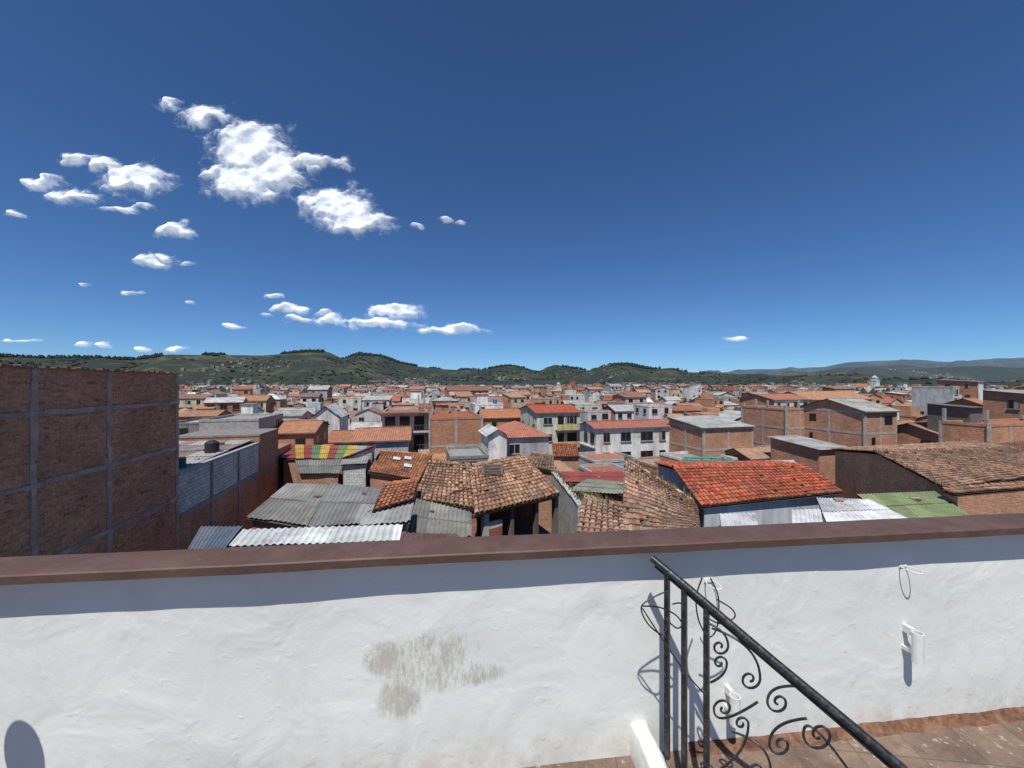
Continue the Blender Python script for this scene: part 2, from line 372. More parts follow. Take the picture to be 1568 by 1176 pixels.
# ------------------------------------------------------------------ near roofs
WM=[(.60,.61,.61),(.50,.51,.51),(.66,.67,.67)]; FC=[(.24,.235,.21),(.30,.29,.265),(.19,.185,.17)]
quad_roof('white_metal_roof_shed',[(350,838,12),(612,830,12.5),(617,803,14),(372,811,13.3)],'corr',WM,'conc',(.3,.3,.3))
quad_roof('grey_sheet_roof_house',[(378,792,17),(470,806,16.4),(505,742,21),(440,740,21.5)],'corr',FC,'brick',(.8,.8,.8))
quad_roof('grey_sheet_roof_house',[(472,806,16.4),(562,802,16.4),(585,748,20.5),(507,740,21)],'corr',[(.22,.22,.215),(.25,.25,.245),(.18,.18,.18)],'brick',(.8,.8,.8))
quad_roof('tile_roof_lean_to',[(562,787,17.5),(632,764,19.5),(641,735,22.5),(588,743,21.5)],'tile',ORA,'brick',(1,.9,.9))
quad_roof('metal_roof_lean_to',[(550,806,15.5),(628,799,15.8),(634,770,18.3),(560,789,17)],'corr',[(.34,.33,.32),(.28,.27,.26)],'brick',(1,.9,.9))
quad_roof('blue_grey_metal_shed',[(288,842,14),(345,842,13.5),(372,806,16),(308,806,17)],'corr',[(.10,.13,.17),(.13,.15,.18)],'conc',(.3,.3,.3))
def ex1(mb,fl,fr,rr,rl):
    c=bil([fl,fr,rr,rl],.28,.62)
    for i in range(4):
        mb.obox(c+Vector((-.6,.25*i,.18+.12*i)),(1.2,0,.02),(0,.16,.05),(0,0,.06),'conc',(.10,.08,.07))
    mb.obox(c+Vector((-.65,0,.0)),(.1,0,0),(0,1.0,.4),(0,0,.25),'conc',(.2,.12,.08)); mb.obox(c+Vector((.6,0,.0)),(.1,0,0),(0,1.0,.4),(0,0,.25),'conc',(.2,.12,.08))
gable_roof('old_tile_roof_house',(632,765,22),(733,780,21.3),(722,712,27),(657,708,27.5),OLD,'brick',(.7,.6,.6),1.4)
def open_house():
    fl,fr,rr,rl=P3(727,788,20.5),P3(858,757,24.0),P3(803,698,29),P3(722,713,26.5)
    br=Vector((2*rr.x-fr.x,2*rr.y-fr.y,fr.z)); bl=Vector((2*rl.x-fl.x,2*rl.y-fl.y,fl.z)); mb=MB(); addfoot([fl,fr,br,bl])
    tiles(mb,[fl,fr,rr,rl],OLD,amp=1.3); tiles(mb,[br,bl,rl,rr],OLD); ridge(mb,rl,rr,OLD); ex1(mb,fl,fr,rr,rl)
    e=(fr-fl); eh=Vector((e.x,e.y,0)); bk=Vector((-eh.y,eh.x,0)).normalized()
    a=fl+bk*2.6; b_=fr+bk*2.6
    mb.face([Vector((a.x,a.y,G)),Vector((b_.x,b_.y,G)),Vector((b_.x,b_.y,-6.3)),Vector((a.x,a.y,-6.3))],'brick',(.3,.25,.25))  # back wall tinted dark, gallery shade put into the brick colour
    en=eh.normalized()
    for t,wd in ((.12,.35),(.42,.22),(.72,.22),(.97,.3)):
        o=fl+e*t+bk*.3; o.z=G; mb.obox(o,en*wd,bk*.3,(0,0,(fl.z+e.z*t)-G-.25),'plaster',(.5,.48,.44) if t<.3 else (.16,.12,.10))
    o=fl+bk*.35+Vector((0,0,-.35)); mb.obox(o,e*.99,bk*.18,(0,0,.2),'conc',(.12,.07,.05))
    o=fl+bk*.33; o.z=G; mb.obox(o+e*.125,e*.2,bk*.2,(0,0,7.9),'plaster',(.33,.09,.06)); mb.obox(o+e*.125+Vector((0,0,7.9)),e*.2,bk*.2,(0,0,.35),'plaster',(.55,.53,.5))
    for k in (1,2): 
        w0=fr if k==1 else fl; mb.face([Vector((w0.x,w0.y,G))+bk*2.6,Vector((w0.x,w0.y,G))+bk*9,w0+bk*9,w0+bk*2.6],'brick',(.5,.45,.45))
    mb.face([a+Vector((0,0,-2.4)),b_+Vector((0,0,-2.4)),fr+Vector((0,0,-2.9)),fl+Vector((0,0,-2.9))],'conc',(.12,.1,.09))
    mb.done('open_gallery_tile_roof_house')
open_house()
quad_roof('grey_sheet_roof_shed',[(618,826,16.3),(722,823,16.3),(722,784,19),(633,762,20.6)],'corr',[(.19,.185,.16),(.225,.215,.19)],'conc',(.2,.2,.2))
quad_roof('red_sheet_roof_shed',[(598,856,13.2),(735,852,13.2),(700,817,15.5),(618,816,15.5)],'corr',[(.13,.065,.052),(.12,.07,.06)],'conc',(.2,.2,.2))
mb=MB()
for k in range(5):
    a=P3(845,716,34).lerp(P3(893,772,22),k/5); b_=P3(845,716,34).lerp(P3(893,772,22),(k+1)/5)
    mb.obox(Vector((a.x,a.y,G)),Vector((b_.x-a.x,b_.y-a.y,0)),(-.3,-.05,0),(0,0,a.z-G),'block',(1.4,1.38,1.3)); mb.obox(Vector((a.x+.03,a.y,a.z)),Vector((b_.x-a.x,b_.y-a.y,0)),(-.36,-.05,0),(0,0,.07),'conc',(.45,.43,.4))
mb.done('boundary_wall')
quad_roof('brown_tile_roof_house',[(878,835,15),(960,835,15),(955,776,19),(893,760,20)],'tile',BRN,'brick',(.9,.85,.8),1.5)
quad_roof('brown_tile_roof_house',[(950,842,15),(1072,822,17),(1069,772,20),(958,703,27)],'tile',BRN+OLD[:1],'brick',(.9,.85,.8),1.6)
def exK(mb,fl,fr,rr,rl):
    f=Fr(fl.x,fl.y,math.atan2(fr.y-fl.y,fr.x-fl.x))
    window(mb,f,1.2,-8.2,.9,1.0,y=.2)
gable_roof('red_tile_roof_house',(1075,776,19),(1292,753,21.3),(1232,712,25.3),(1030,716,24.3),RED,'plaster',(.50,.54,.58),.8,exK)
quad_roof('white_metal_roof_shed',[(1105,814,15.5),(1162,810,15.8),(1157,785,17.3),(1102,787,17.1)],'corr',WM,'plaster',WHT)
quad_roof('white_metal_roof_shed',[(1213,810,16),(1262,808,16.2),(1256,779,18.5),(1212,781,18.3)],'corr',WM,'plaster',WHT)
quad_roof('white_metal_roof_shed',[(1270,812,16.5),(1400,800,17.6),(1330,765,21),(1250,762,20.6)],'corr',WM,'plaster',WHT)
quad_roof('green_metal_roof_house',[(1365,802,18.2),(1490,792,19),(1432,752,23),(1312,757,22)],'corr',[(.22,.27,.12),(.25,.29,.14),(.2,.25,.11)],'brick',(1,1,1))
gable_roof('brown_tile_roof_house',(1450,748,23),(1640,722,27),(1550,686,34),(1340,692,30),OLD+BRN,'brick',(1.3,1.2,1.05),1.2)
gable_roof('brown_tile_roof_house',(1440,697,39),(1640,705,37),(1640,672,44),(1470,675,44),[(.42,.20,.14),(.38,.18,.12),(.45,.24,.17)],'brick',(1,.95,.9),.8)
quad_roof('brick_yard_building',[(1462,757,20.6),(1640,742,22.6),(1610,736,23.5),(1442,750,21.5)],'tile',OLD,'brick',(1.1,1,.85))
quad_roof('turquoise_roof_house',[(1032,716,37),(1140,720,36),(1118,700,45),(1048,699,46)],'corr',[(.04,.30,.24),(.05,.27,.22)],'plaster',WHT)
quad_roof('white_low_house',[(1120,720,34),(1225,718,35),(1215,704,40),(1130,706,40)],'flat',[(.45,.45,.44)],'plaster',WHT)
c=[P3(430,702,36),P3(560,703,35.5),P3(577,683,41),P3(425,680,43)]; mb=MB(); addfoot(c); walls(mb,c,'brick',(.9,.9,.9)); nS=11
SC=[(.30,.05,.04),(.30,.06,.045),(.5,.33,.04),(.27,.05,.04),(.12,.22,.1),(.5,.33,.04),(.3,.06,.04),(.14,.24,.1),(.5,.34,.05),(.3,.3,.28),(.3,.06,.04)]
for i in range(nS): corr(mb,[bil(c,i/nS,0),bil(c,(i+1)/nS,0),bil(c,(i+1)/nS,1),bil(c,i/nS,1)],[SC[i]])
mb.done('striped_metal_roof_house')
quad_roof('grey_sheet_roof_house',[(458,725,31),(520,725,31),(525,703,35),(452,705,35)],'corr',[(.17,.17,.15),(.2,.2,.17)],'brick',(.9,.9,.9))
quad_roof('block_wall_house',[(522,712,31),(562,710,31),(566,700,34),(524,702,34)],'corr',[(.3,.29,.28)],'block',(1.3,1.3,1.28))
quad_roof('dark_red_sheet_roof_house',[(520,704,33.5),(572,684,34),(577,680,36.5),(526,700,36.5)],'corr',[(.27,.05,.04)],'block',(1,1,1))
quad_roof('orange_tile_roof_house',[(563,723,31),(642,735,30),(662,697,37),(582,691,38.5)],'tile',ORA,'brick',(1,.9,.9),.6)
mb=MB(); 
for s_,t_ in ((.35,.55),(.55,.62),(.62,.3)):
    c=[P3(563,723,31),P3(642,735,30),P3(662,697,37),P3(582,691,38.5)]; o=bil(c,s_,t_)+Vector((0,0,.22)); mb.obox(o,(c[1]-c[0])*.16,(c[3]-c[0])*.12,(0,0,.03),'sheet',(.6,.6,.6))
mb.done('roof_skylights')
quad_roof('red_sheet_roof_house',[(868,752,26),(955,757,26),(955,738,31),(900,733,32)],'corr',[(.27,.28,.2),(.24,.25,.19)],'brick',(1,1,1))
quad_roof('red_sheet_roof_house',[(850,738,31),(955,742,31),(955,722,36),(852,722,36)],'corr',[(.33,.07,.05),(.28,.06,.045)],'brick',(1,1,1))
quad_roof('orange_tile_roof_house',[(800,712,34),(848,722,32),(848,698,38),(815,694,38)],'tile',BRN,'brick',(1,1,1))
quad_roof('red_tile_roof_house',[(848,700,44),(888,700,44),(883,680,50),(845,680,50)],'tile',RED+ORA,'brick',(1,1,1),.6)
m,nt,b=newmat('forest_foliage'); a=attr(nt).outputs['Color']; basecol(nt,b,a); b.inputs['Roughness'].default_value=1; M['leaf']=m
mb=MB()
for A_,B_,n_ in ((P3(958,703,27),P3(1069,772,20),90),(P3(893,760,20),P3(955,776,19),30),(P3(657,708,27.5),P3(722,712,27),25),(P3(845,716,34),P3(893,772,22),40),(P3(1340,692,30),P3(1450,748,23),40)):
    for k in range(n_):
        p=A_.lerp(B_,R()**1.3)+Vector((U(-.2,.2),U(-.2,.2),.05)); 
        for j in range(4):
            h=U(.08,.38); dx=U(-.12,.12); g=U(.6,1.3); mb.face([p+Vector((-.03,0,0)),p+Vector((.03,0,0)),p+Vector((dx,U(-.1,.1),h))],'leaf',(.13*g,.13*g,.05*g),[(0,0)]*3)
mb.done('roof_grass')
# ------------------------------------------------------------------ mid buildings
def bands(mb,f,w,d,zt):
    for k in (1,2,3):
        z=zt-2.8*k; f.box(mb,w*.42,w*1.0,-1.1,-.001,z-.05,z+.12,'plaster',(.55,.5,.3)); f.box(mb,w*.42,w*1.0,-1.1,-1.0,z+.121,z+.9,'plaster',(.6,.5,.22))
        f.box(mb,w*.48,w*.62,-.03,.0,z+.3,z+2.2,'glass',(0,0,0)); f.box(mb,w*.7,w*.92,-.03,.0,z+.3,z+2.2,'glass',(0,0,0))
def gbands(mb,f,w,d,zt):
    for k in (1,2):
        z=zt-2.7*k; f.box(mb,-.1,w+.1,-1.2,-.001,z-.08,z+.10,'conc',(.5,.48,.45))
        for i in range(14): f.box(mb,w*i/13.5,w*i/13.5+.05,-1.15,-1.1,z+.1,z+.95,'paint',(.1,.1,.1))
        f.box(mb,0,w,-1.16,-1.09,z+.951,z+1.0,'paint',(.1,.1,.1))
        for i in range(3): f.box(mb,w*(.06+.32*i),w*(.06+.32*i)+w*.22,-.03,.0,z+.15,z+2.15,'glass',(0,0,0))
    f.box(mb,-.4,w+.4,-1.4,0,zt-.02,zt+.16,'tilefar',(.40,.19,.12))
bld('yellow_balcony_apartment_building',822,888,62,10,632,'gx','plaster',(.60,.58,.48),rc=(.42,.08,.03),rh=1.0,extra=bands)
def arches(mb,f,w,d,zt):
    for k in (1,2,3):
        z=zt-2.75*k
        for x in (.5,2.7):
            h_=.65; pts=[(x,z+.35),(x+2*h_,z+.35),(x+2*h_,z+1.5)]+[(x+h_+h_*math.cos(a),z+1.5+h_*math.sin(a)) for a in (.5,1.0,1.57,2.14,2.64)]+[(x,z+1.5)]
            mb.face([f(-.03,px_,pz_) for px_,pz_ in pts],'glass',(0,0,0))
        f.box(mb,-.5,-.002,.2,d-.2,z-.06,z+.10,'plaster',WHT)
        for (xx,ww) in ((.10,.9),(.33,1.5),(.60,1.9),(.86,.9)):
            window(mb,f,w*xx,z+.8,ww,1.2,fc=(.12,.1,.09))
    f.box(mb,-.2,w+.2,-.25,-.002,zt-.35,zt-.02,'plaster',(.66,.66,.63))
bld('white_apartment_building',888,1025,54,5.5,656,'gx','plaster',(.72,.72,.69),rc=(.40,.13,.08),rh=.7,win=0,extra=arches,wcols=(.66,.66,.63))
bld('brick_apartment_building',658,738,50,11,640,'flat','brickframe',(1,.88,.82),win=0,st=3.6)
bld('brick_apartment_building',640,662,58,8,622,'flat','brickframe',(1,.9,.85),win=1)
bld('white_gable_house',748,776,42,5,668,'gy','plaster',(.70,.70,.69),rm='sheetfar',rc=(.5,.5,.5),rh=.8,win=0)
bld('grey_red_hip_roof_house',770,840,44,8,670,'hip','plaster',(.38,.40,.43),rc=(.42,.15,.09),rh=1.4,win=2)
bld('dark_roof_house',690,748,38,6,700,'flat','conc',(.26,.25,.24),rc=(.3,.3,.3),win=2)
bld('grey_balcony_house',585,655,53,10,632,'flat','plaster',(.46,.47,.47),rc=(.3,.14,.09),win=0,extra=gbands)
bld('brick_frame_house',1025,1152,50,7,655,'shed','brickframe',(1.05,.97,.92),rm='sheetfar',rc=(.40,.40,.38),rh=.9,win=0)
bld('brick_frame_house',1136,1246,57,8,626,'flat','brickframe',(1.1,1,.95),rc=(.35,.33,.3),win=0)
bld('brick_frame_house',1222,1372,50,9,630,'gx','brickframe',(1.1,1,.95),rm='sheetfar',rc=(.36,.35,.33),rh=1.5,win=1)
bld('grey_roof_house',1180,1300,42,6,688,'shed','brick',(1.1,1,.95),rm='sheetfar',rc=(.36,.35,.34),rh=.6,win=0)
bld('brick_house',1345,1475,48,7,668,'gx','brick',(1.1,1,.95),rc=(.32,.19,.13),rh=1.3,win=1)
bld('dark_canopy_house',1420,1500,46,4,624,'shed','conc',(.16,.14,.13),rm='sheetfar',rc=(.14,.12,.11),rh=.3,win=0)
bld('long_brick_house',1440,1640,42,4,650,'flat','brickframe',(1.1,1.0,.9),rc=(.35,.14,.08),win=0)
bld('grey_apartment_building',1505,1660,50,6,606,'shed','plaster',(.46,.46,.45),rm='sheetfar',rc=(.33,.36,.3),rh=.7,win=2)
bld('orange_roof_house',1440,1530,62,6,624,'gx','brick',(1,.9,.8),rc=(.45,.19,.09),rh=1.4,win=0)
bld('white_apartment_building',1396,1460,92,8,592,'flat','plaster',(.5,.5,.48),win=2)
bld('white_apartment_building',1436,1496,100,8,584,'shed','plaster',(.66,.66,.64),rm='sheetfar',rc=(.6,.6,.6),rh=.6,win=1)
bld('long_orange_roof_house',1180,1335,105,12,612,'gx','plaster',(.55,.5,.42),rc=(.48,.24,.13),rh=2.2,win=1)
bld('long_orange_roof_house',1132,1240,90,10,612,'gx','plaster',(.6,.55,.5),rc=(.42,.16,.09),rh=1.2,win=1)
bld('terrace_apartment_building',930,1002,112,12,617,'flat','plaster',(.5,.47,.42),win=2)
bld('terrace_apartment_building',938,990,118,8,608,'gx','plaster',(.5,.47,.42),rc=(.25,.15,.1),rh=.8,win=1)
bld('concrete_house',305,396,47,9,643,'flat','conc',(.40,.38,.35),rc=(.3,.3,.28),win=2)
bld('concrete_house',256,306,56,9,648,'flat','plaster',(.2,.2,.19),rc=(.4,.4,.38),win=1)
bld('orange_roof_house',398,480,52,9,664,'gx','brick',(1,.9,.85),rc=(.44,.19,.10),rh=1.2,win=1)
bld('white_gable_house',478,520,72,9,640,'gy','plaster',(.66,.66,.64),rm='sheetfar',rc=(.5,.5,.5),rh=2.2,win=1)
bld('orange_roof_house',540,625,44,9,676,'gx','block',(1.2,1.2,1.2),rc=(.42,.18,.10),rh=1.0,win=0)
bld('orange_roof_house',742,800,75,9,640,'gx','brick',(1,.9,.85),rc=(.46,.17,.07),rh=1.4,win=1)
bld('white_apartment_building',884,935,85,6,630,'flat','plaster',(.52,.52,.5),win=2)
bld('red_brick_school_building',686,748,190,20,598,'gx','brick',(1.1,.75,.65),rc=(.24,.11,.07),rh=2.0,win=2)
bld('brick_tower_building',871,881,480,7,583,'flat','brick',(.8,.55,.45),win=1)
def church(name,px,D,ztop,w):
    mb=MB(); x=bx(px,D); f=Fr(x,D,TH); c=(.68,.67,.64)
    f.box(mb,0,w,0,w,G,ztop-5,'plaster',c); f.box(mb,-.3,w+.3,-.3,w+.3,ztop-5,ztop-4.6,'plaster',c)
    f.box(mb,w*.12,w*.88,w*.12,w*.88,ztop-4.6,ztop-1.8,'plaster',c); f.box(mb,w*.06,w*.94,w*.06,w*.94,ztop-1.8,ztop-1.5,'plaster',c)
    for k in (.25,.6): mb.face([f(w*k,w*.12-.05,ztop-4.2),f(w*(k+.15),w*.12-.05,ztop-4.2),f(w*(k+.15),w*.12-.05,ztop-2.3),f(w*k,w*.12-.05,ztop-2.3)],'glass',c)
    prev=w*.4
    for k in range(4):
        r2=w*.4*math.cos((k+1)*.36); mb.cyl(f(w/2,w/2,ztop-1.5+1.1*math.sin(k*.36)*2),prev,1.1*2*(math.sin((k+1)*.36)-math.sin(k*.36)),'plaster',(.5,.52,.55),12,r2); prev=r2
    f.box(mb,w/2-.1,w/2+.1,w/2-.1,w/2+.1,ztop,ztop+2.4,'plaster',c)
    f.box(mb,-w*.5,w*1.5,w,w*5,G,ztop-12,'plaster',c); mb.face([f(-w*.5,w,ztop-12),f(w*1.5,w,ztop-12),f(w/2,w,ztop-8)],'plaster',c)
    mb.face([f(-w*.5,w,ztop-12),f(-w*.5,w*5,ztop-12),f(w/2,w*5,ztop-8),f(w/2,w,ztop-8)],'tilefar',ORA[0]); mb.face([f(w*1.5,w,ztop-12),f(w*1.5,w*5,ztop-12),f(w/2,w*5,ztop-8),f(w/2,w,ztop-8)],'tilefar',ORA[0])
    mb.done(name)
church('white_church',1341,420,8.5,6.0); church('white_church',853,520,1.5,6)
# ------------------------------------------------------------------ random town
WALLS=[('plaster',(.66,.65,.62)),('plaster',(.72,.71,.68)),('plaster',(.58,.55,.48)),('plaster',(.45,.44,.42)),('brick',(1,.92,.88)),('brick',(.9,.8,.75)),('brick',(1.1,1,.9)),('plaster',(.58,.48,.32)),('plaster',(.40,.43,.45)),('conc',(.40,.39,.36)),('block',(1.1,1.1,1.1)),('plaster',(.5,.32,.24)),('brickframe',(1,.9,.85)),('brickframe',(1.1,1,.9)),('plaster',(.62,.62,.60))]
ROOF=[('tilefar',(.44,.18,.085)),('tilefar',(.48,.23,.125)),('tilefar',(.36,.17,.10)),('tilefar',(.44,.12,.055)),('tilefar',(.30,.17,.12)),('tilefar',(.42,.25,.16)),('tilefar',(.25,.155,.115)),('sheetfar',(.38,.38,.37)),('sheetfar',(.58,.58,.57)),('sheetfar',(.29,.27,.25)),('sheetfar',(.35,.12,.08)),('sheetfar',(.44,.43,.40))]
far=MB(); cnt=0; fars=[]
ca,sa=math.cos(TH),math.sin(TH)
def dmin(px): return 48
def rnd_house(mb,x,y,size):
    D=y; th=TH+U(-.05,.05)+(random.choice([0,0,.2,-.15]))
    px=784+F*x/y
    w=size*U(.65,1.0); d=size*U(.65,1.0)
    st=random.choices([2,3,4,5],[.42,.40,.14,.04 if D>150 else 0])[0]
    if D<95: st=2 if R()<.6 else 3
    if D<60: st=2
    zt=G+st*2.75+U(-.4,.5)
    if D<60 and 830<px<1420: zt-=1.2
    if D>300: zt-=min(2.0,(D-300)/300)
    wm,wc=random.choice(WALLS); rm,rc=random.choice(ROOF)
    if D>220 and wm=='brickframe': wm='brick'
    roof=random.choices(['gx','gy','hip','shed','flat'],[.36,.16,.08,.12,.28] if st<4 else [.2,.1,.1,.15,.45])[0]
    if D>260: k=min(1,(D-260)/1200); wc=(wc[0]*(.95-.1*k)+.03*k,wc[1]*(.95-.1*k)+.04*k,wc[2]*(.95-.05*k)+.06*k)  # haze mixed into the wall colour, bluer with distance
    f=Fr(x-w/2,y-d/2,th)
    rh=U(.9,1.9)
    wn=2 if D<130 else (1 if D<450 else 0)
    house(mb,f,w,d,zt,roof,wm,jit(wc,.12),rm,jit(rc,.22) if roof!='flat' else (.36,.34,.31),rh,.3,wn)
    if roof=='flat' and R()<.8 and D<700:
        xx=U(.1,.5)*w; f.box(mb,xx,xx+w*.4,d*.3,d*.75,zt-.25,zt+U(1.6,2.4),wm if wm!='brickframe' else 'brick',jit(wc,.1)); 
        if R()<.6:
            rr_=random.choice(ROOF); f.box(mb,xx-.3,xx+w*.4+.3,d*.3-.3,d*.75+.3,zt+2.41,zt+2.55,rr_[0],rr_[1])
        if R()<.4: mb.cyl(f(w*.8,d*.5,zt-.2),.55,1.2,'paint',random.choice([(.02,.02,.02),(.05,.15,.4)]),10)
    if R()<.6 and D<500:
        h2=zt-U(1.2,3.0); r2=random.choice(ROOF); w2=random.choice(WALLS[:12]); house(mb,Fr(f(w*U(-.3,.6),-d*.35,0).x,f(w*.2,-d*.35,0).y,th),w*U(.4,.6),d*.34,h2,random.choice(['shed','gx','gy']),w2[0],jit(w2[1]),r2[0],jit(r2[1]),U(.4,.9),.2,0)
    if R()<.4 and D<350:
        q=f(w*U(.1,.9),d*U(.3,.7),0); h=U(2,4); mb.obox((q.x,q.y,zt-.2),(.06,0,0),(0,.06,0),(0,0,h),'paint',(.2,.2,.2)); 
        for k in range(3): mb.obox((q.x-.5,q.y,zt+h-.35-.25*k),(1.0,0,0),(0,.04,0),(0,0,.04),'paint',(.25,.25,.25))
for ring,(y0,y1,size) in enumerate([(40,200,8.8),(200,420,9.2),(420,800,11),(800,1500,16)]):
    n=int(y1*1.5/size)+2
    for i in range(-n,n+1):
        for j in range(int(-n),int(2*n)):
            gx=i*size*1.03+ (0.9*size*(i//6) *.35); gy=j*size*1.03+(j//5)*size*.35
            if abs(gx*gx+gy*gy-((y0+y1)/2)**2)>(((y1-y0)/2+25)*(y0+y1)+5000): continue
            x=gx*ca-gy*sa+U(-.9,.9); y=gx*sa+gy*ca+U(-.9,.9)
            r=math.hypot(x,y)
            if y<30 or r<y0 or r>=y1 or abs(math.atan2(x,y))>math.radians(58): continue
            px=784+F*x/y
            if y<dmin(px): continue
            if any((x-a)**2+(y-b_)**2<(c_+size*.35)**2 for a,b_,c_ in foot): continue
            if R()<.06: fars.append((x,y)); continue
            if r<150:
                mb=MB(); rnd_house(mb,x,y,size); mb.done('town_house')
            else: rnd_house(far,x,y,size)
            cnt+=1
far.done('distant_town')
print('houses',cnt,len(far.f))
inf=0
for k in range(900):
    y=U(24,52); px=U(400,1568); x=bx(px,y)
    if any((x-a)**2+(y-b_)**2<(c_+1.2)**2 for a,b_,c_ in foot): continue
    mb=MB(); w=U(4,7); f=Fr(x-w/2,y-2.5,TH+U(-.1,.1)); wm,wc=random.choice(WALLS[:11]); rm,rc=random.choice(ROOF)
    house(mb,f,w,U(4,6),U(-10.5,-9),random.choice(['shed','gx','flat']),wm,wc,rm,rc,U(.5,1),.3,2); mb.done('courtyard_house'); foot.append((x,y,3)); inf+=1
    if inf>60: break
# ------------------------------------------------------------------ ground
m,nt,b=newmat('ground'); c=ramp(nt,tex(nt,.02,8,.7),[(.35,(.10,.09,.08)),(.5,(.14,.13,.11)),(.65,(.05,.065,.035))]); basecol(nt,b,c); b.inputs['Roughness'].default_value=1; M['ground']=m
mb=MB(); mb.face([(-30000,-2000,G),(30000,-2000,G),(30000,40000,G),(-30000,40000,G)],'ground',(1,1,1)); mb.done('ground')
# ------------------------------------------------------------------ hills
def hillmat(name,dark,mid,light,soil,sc):
    m,nt,b=newmat(name)
    n1=tex(nt,.0035*sc,9,.68); n2=tex(nt,.02*sc,6,.7)
    c=ramp(nt,n1,[(.38,dark),(.49,mid),(.57,light),(.68,soil)])
    c=mixc(nt,ramp(nt,n2,[(.44,.0),(.54,.85)]),c,dark)
    basecol(nt,b,c); b.inputs['Roughness'].default_value=1
    bump(nt,b,tex(nt,.03*sc,8,.75),1.0,14); return m
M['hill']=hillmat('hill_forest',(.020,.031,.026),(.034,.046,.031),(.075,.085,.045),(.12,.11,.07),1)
M['hillfar']=hillmat('far_hill',(.060,.090,.120),(.070,.10,.125),(.09,.12,.135),(.11,.13,.135),.5)  # blue of distance haze put into the base colours
M['hillmid']=hillmat('mid_hill',(.038,.056,.062),(.050,.068,.065),(.085,.095,.08),(.13,.13,.11),.7)  # weaker haze, likewise painted as a bluish cast
def interp(t,x):
    if x<=t[0][0]: return t[0][1]
    for (a,b_),(c_,d) in zip(t,t[1:]):
        if x<=c_:
            k=(x-a)/(c_-a); k=k*k*(3-2*k)*.5+k*.5; return b_+(d-b_)*k
    return t[-1][1]
near_prof=[(-400,550),(0,546),(60,549),(130,547),(200,550),(260,541),(330,541),(400,543),(470,538),(500,538),(525,548),(550,541),(580,544),(620,557),(660,565),(700,567),(740,565),(780,560),(822,571),(850,558),(880,564),(900,567),(930,558),(960,556),(1000,564),(1030,562),(1060,571),(1120,577),(1200,583),(1300,584),(1400,585),(1568,586),(2200,586)]
mid_prof=[(-400,560),(900,580),(1040,573),(1100,576),(1160,571),(1240,573),(1300,563),(1380,558),(1440,564),(1500,559),(1568,563),(2200,568)]
far_prof=[(-400,570),(900,578),(1060,572),(1100,570),(1150,566),(1200,564),(1260,562),(1300,554),(1350,552),(1400,550),(1450,554),(1500,553),(1540,550),(1568,547),(2200,545)]
def hgt(prof,az,r,r0,rr,amp,seed):
    u=math.tan(max(-1.2,min(1.2,az))); px=784+F*u; top=(588-interp(prof,px))/F*math.cos(az)*rr
    k=max(0,min(1,(r-r0)/(rr-r0)))
    base=-16.5+(top+16.5)*(k**1.3)
    if r>rr: base=top-(r-rr)*.12
    x,y=math.sin(az)*r,math.cos(az)*r
    nn=noise.fractal(Vector((x/600+seed,y/600,seed)),1.0,2.0,5)
    rid=math.exp(-((r-rr)/(rr*.05))**2)
    return base+nn*amp*min(1,k*3)*(1-rid*.9)
def hills(name,prof,r0,rr,r1,amp,mat,seed,na=420,nr=46):
    v=[];fc=[]
    for i in range(na+1):
        az=math.radians(-62+124*i/na)
        for j in range(nr+1):
            r=r0+(r1-r0)*j/nr
            v.append((math.sin(az)*r,math.cos(az)*r,hgt(prof,az,r,r0,rr,amp,seed)))
    for i in range(na):
        for j in range(nr):
            a=i*(nr+1)+j; fc.append((a,a+nr+1,a+nr+2,a+1))
    me=bpy.data.meshes.new(name); me.from_pydata(v,[],fc); me.materials.append(M[mat]); me.polygons.foreach_set('use_smooth',[True]*len(fc)); me.update()
    o=bpy.data.objects.new(name,me); scene.collection.objects.link(o)
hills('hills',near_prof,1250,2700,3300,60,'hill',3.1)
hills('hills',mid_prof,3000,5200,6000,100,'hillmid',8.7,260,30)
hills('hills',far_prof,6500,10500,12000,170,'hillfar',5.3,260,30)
mb=MB()
def tuft(mb,x,y,z,w,h,col):
    n=5; ph=U(0,6)
    rings=[(0,.55),(.35,1.0),(.7,.7)]; prev=None
    for t,k in rings:
        cur=[(x+math.cos(ph+i*6.283/n)*w*k*U(.75,1.2),y+math.sin(ph+i*6.283/n)*w*k*U(.75,1.2),z+h*t+U(-.05,.05)*h) for i in range(n)]
        if prev:
            for i in range(n): mb.face([prev[i],prev[(i+1)%n],cur[(i+1)%n],cur[i]],'leaf',jit(col,.25),[(0,0)]*4)
        prev=cur
    top=(x+U(-.2,.2)*w,y,z+h)
    for i in range(n): mb.face([prev[i],prev[(i+1)%n],top],'leaf',jit(col,.25),[(0,0)]*3)
for k in range(8500):
    az=math.radians(U(-55,55)); px=784+F*math.tan(az)
    if R()<.45: r=2700+U(-60,30); 
    else: r=U(1350,2650)
    if noise.noise(Vector((math.sin(az)*r/180,math.cos(az)*r/180,1)))<-.05+ (0 if r>2600 else .02): continue
    z=hgt(near_prof,az,r,1250,2700,60,3.1); g=U(.7,1.2)
    tuft(mb,math.sin(az)*r,math.cos(az)*r,z-2,U(4,9),U(8,20) if r>2600 else U(5,10),(.018*g,.029*g,.022*g))
mb.done('hillside_forest')
mb=MB()
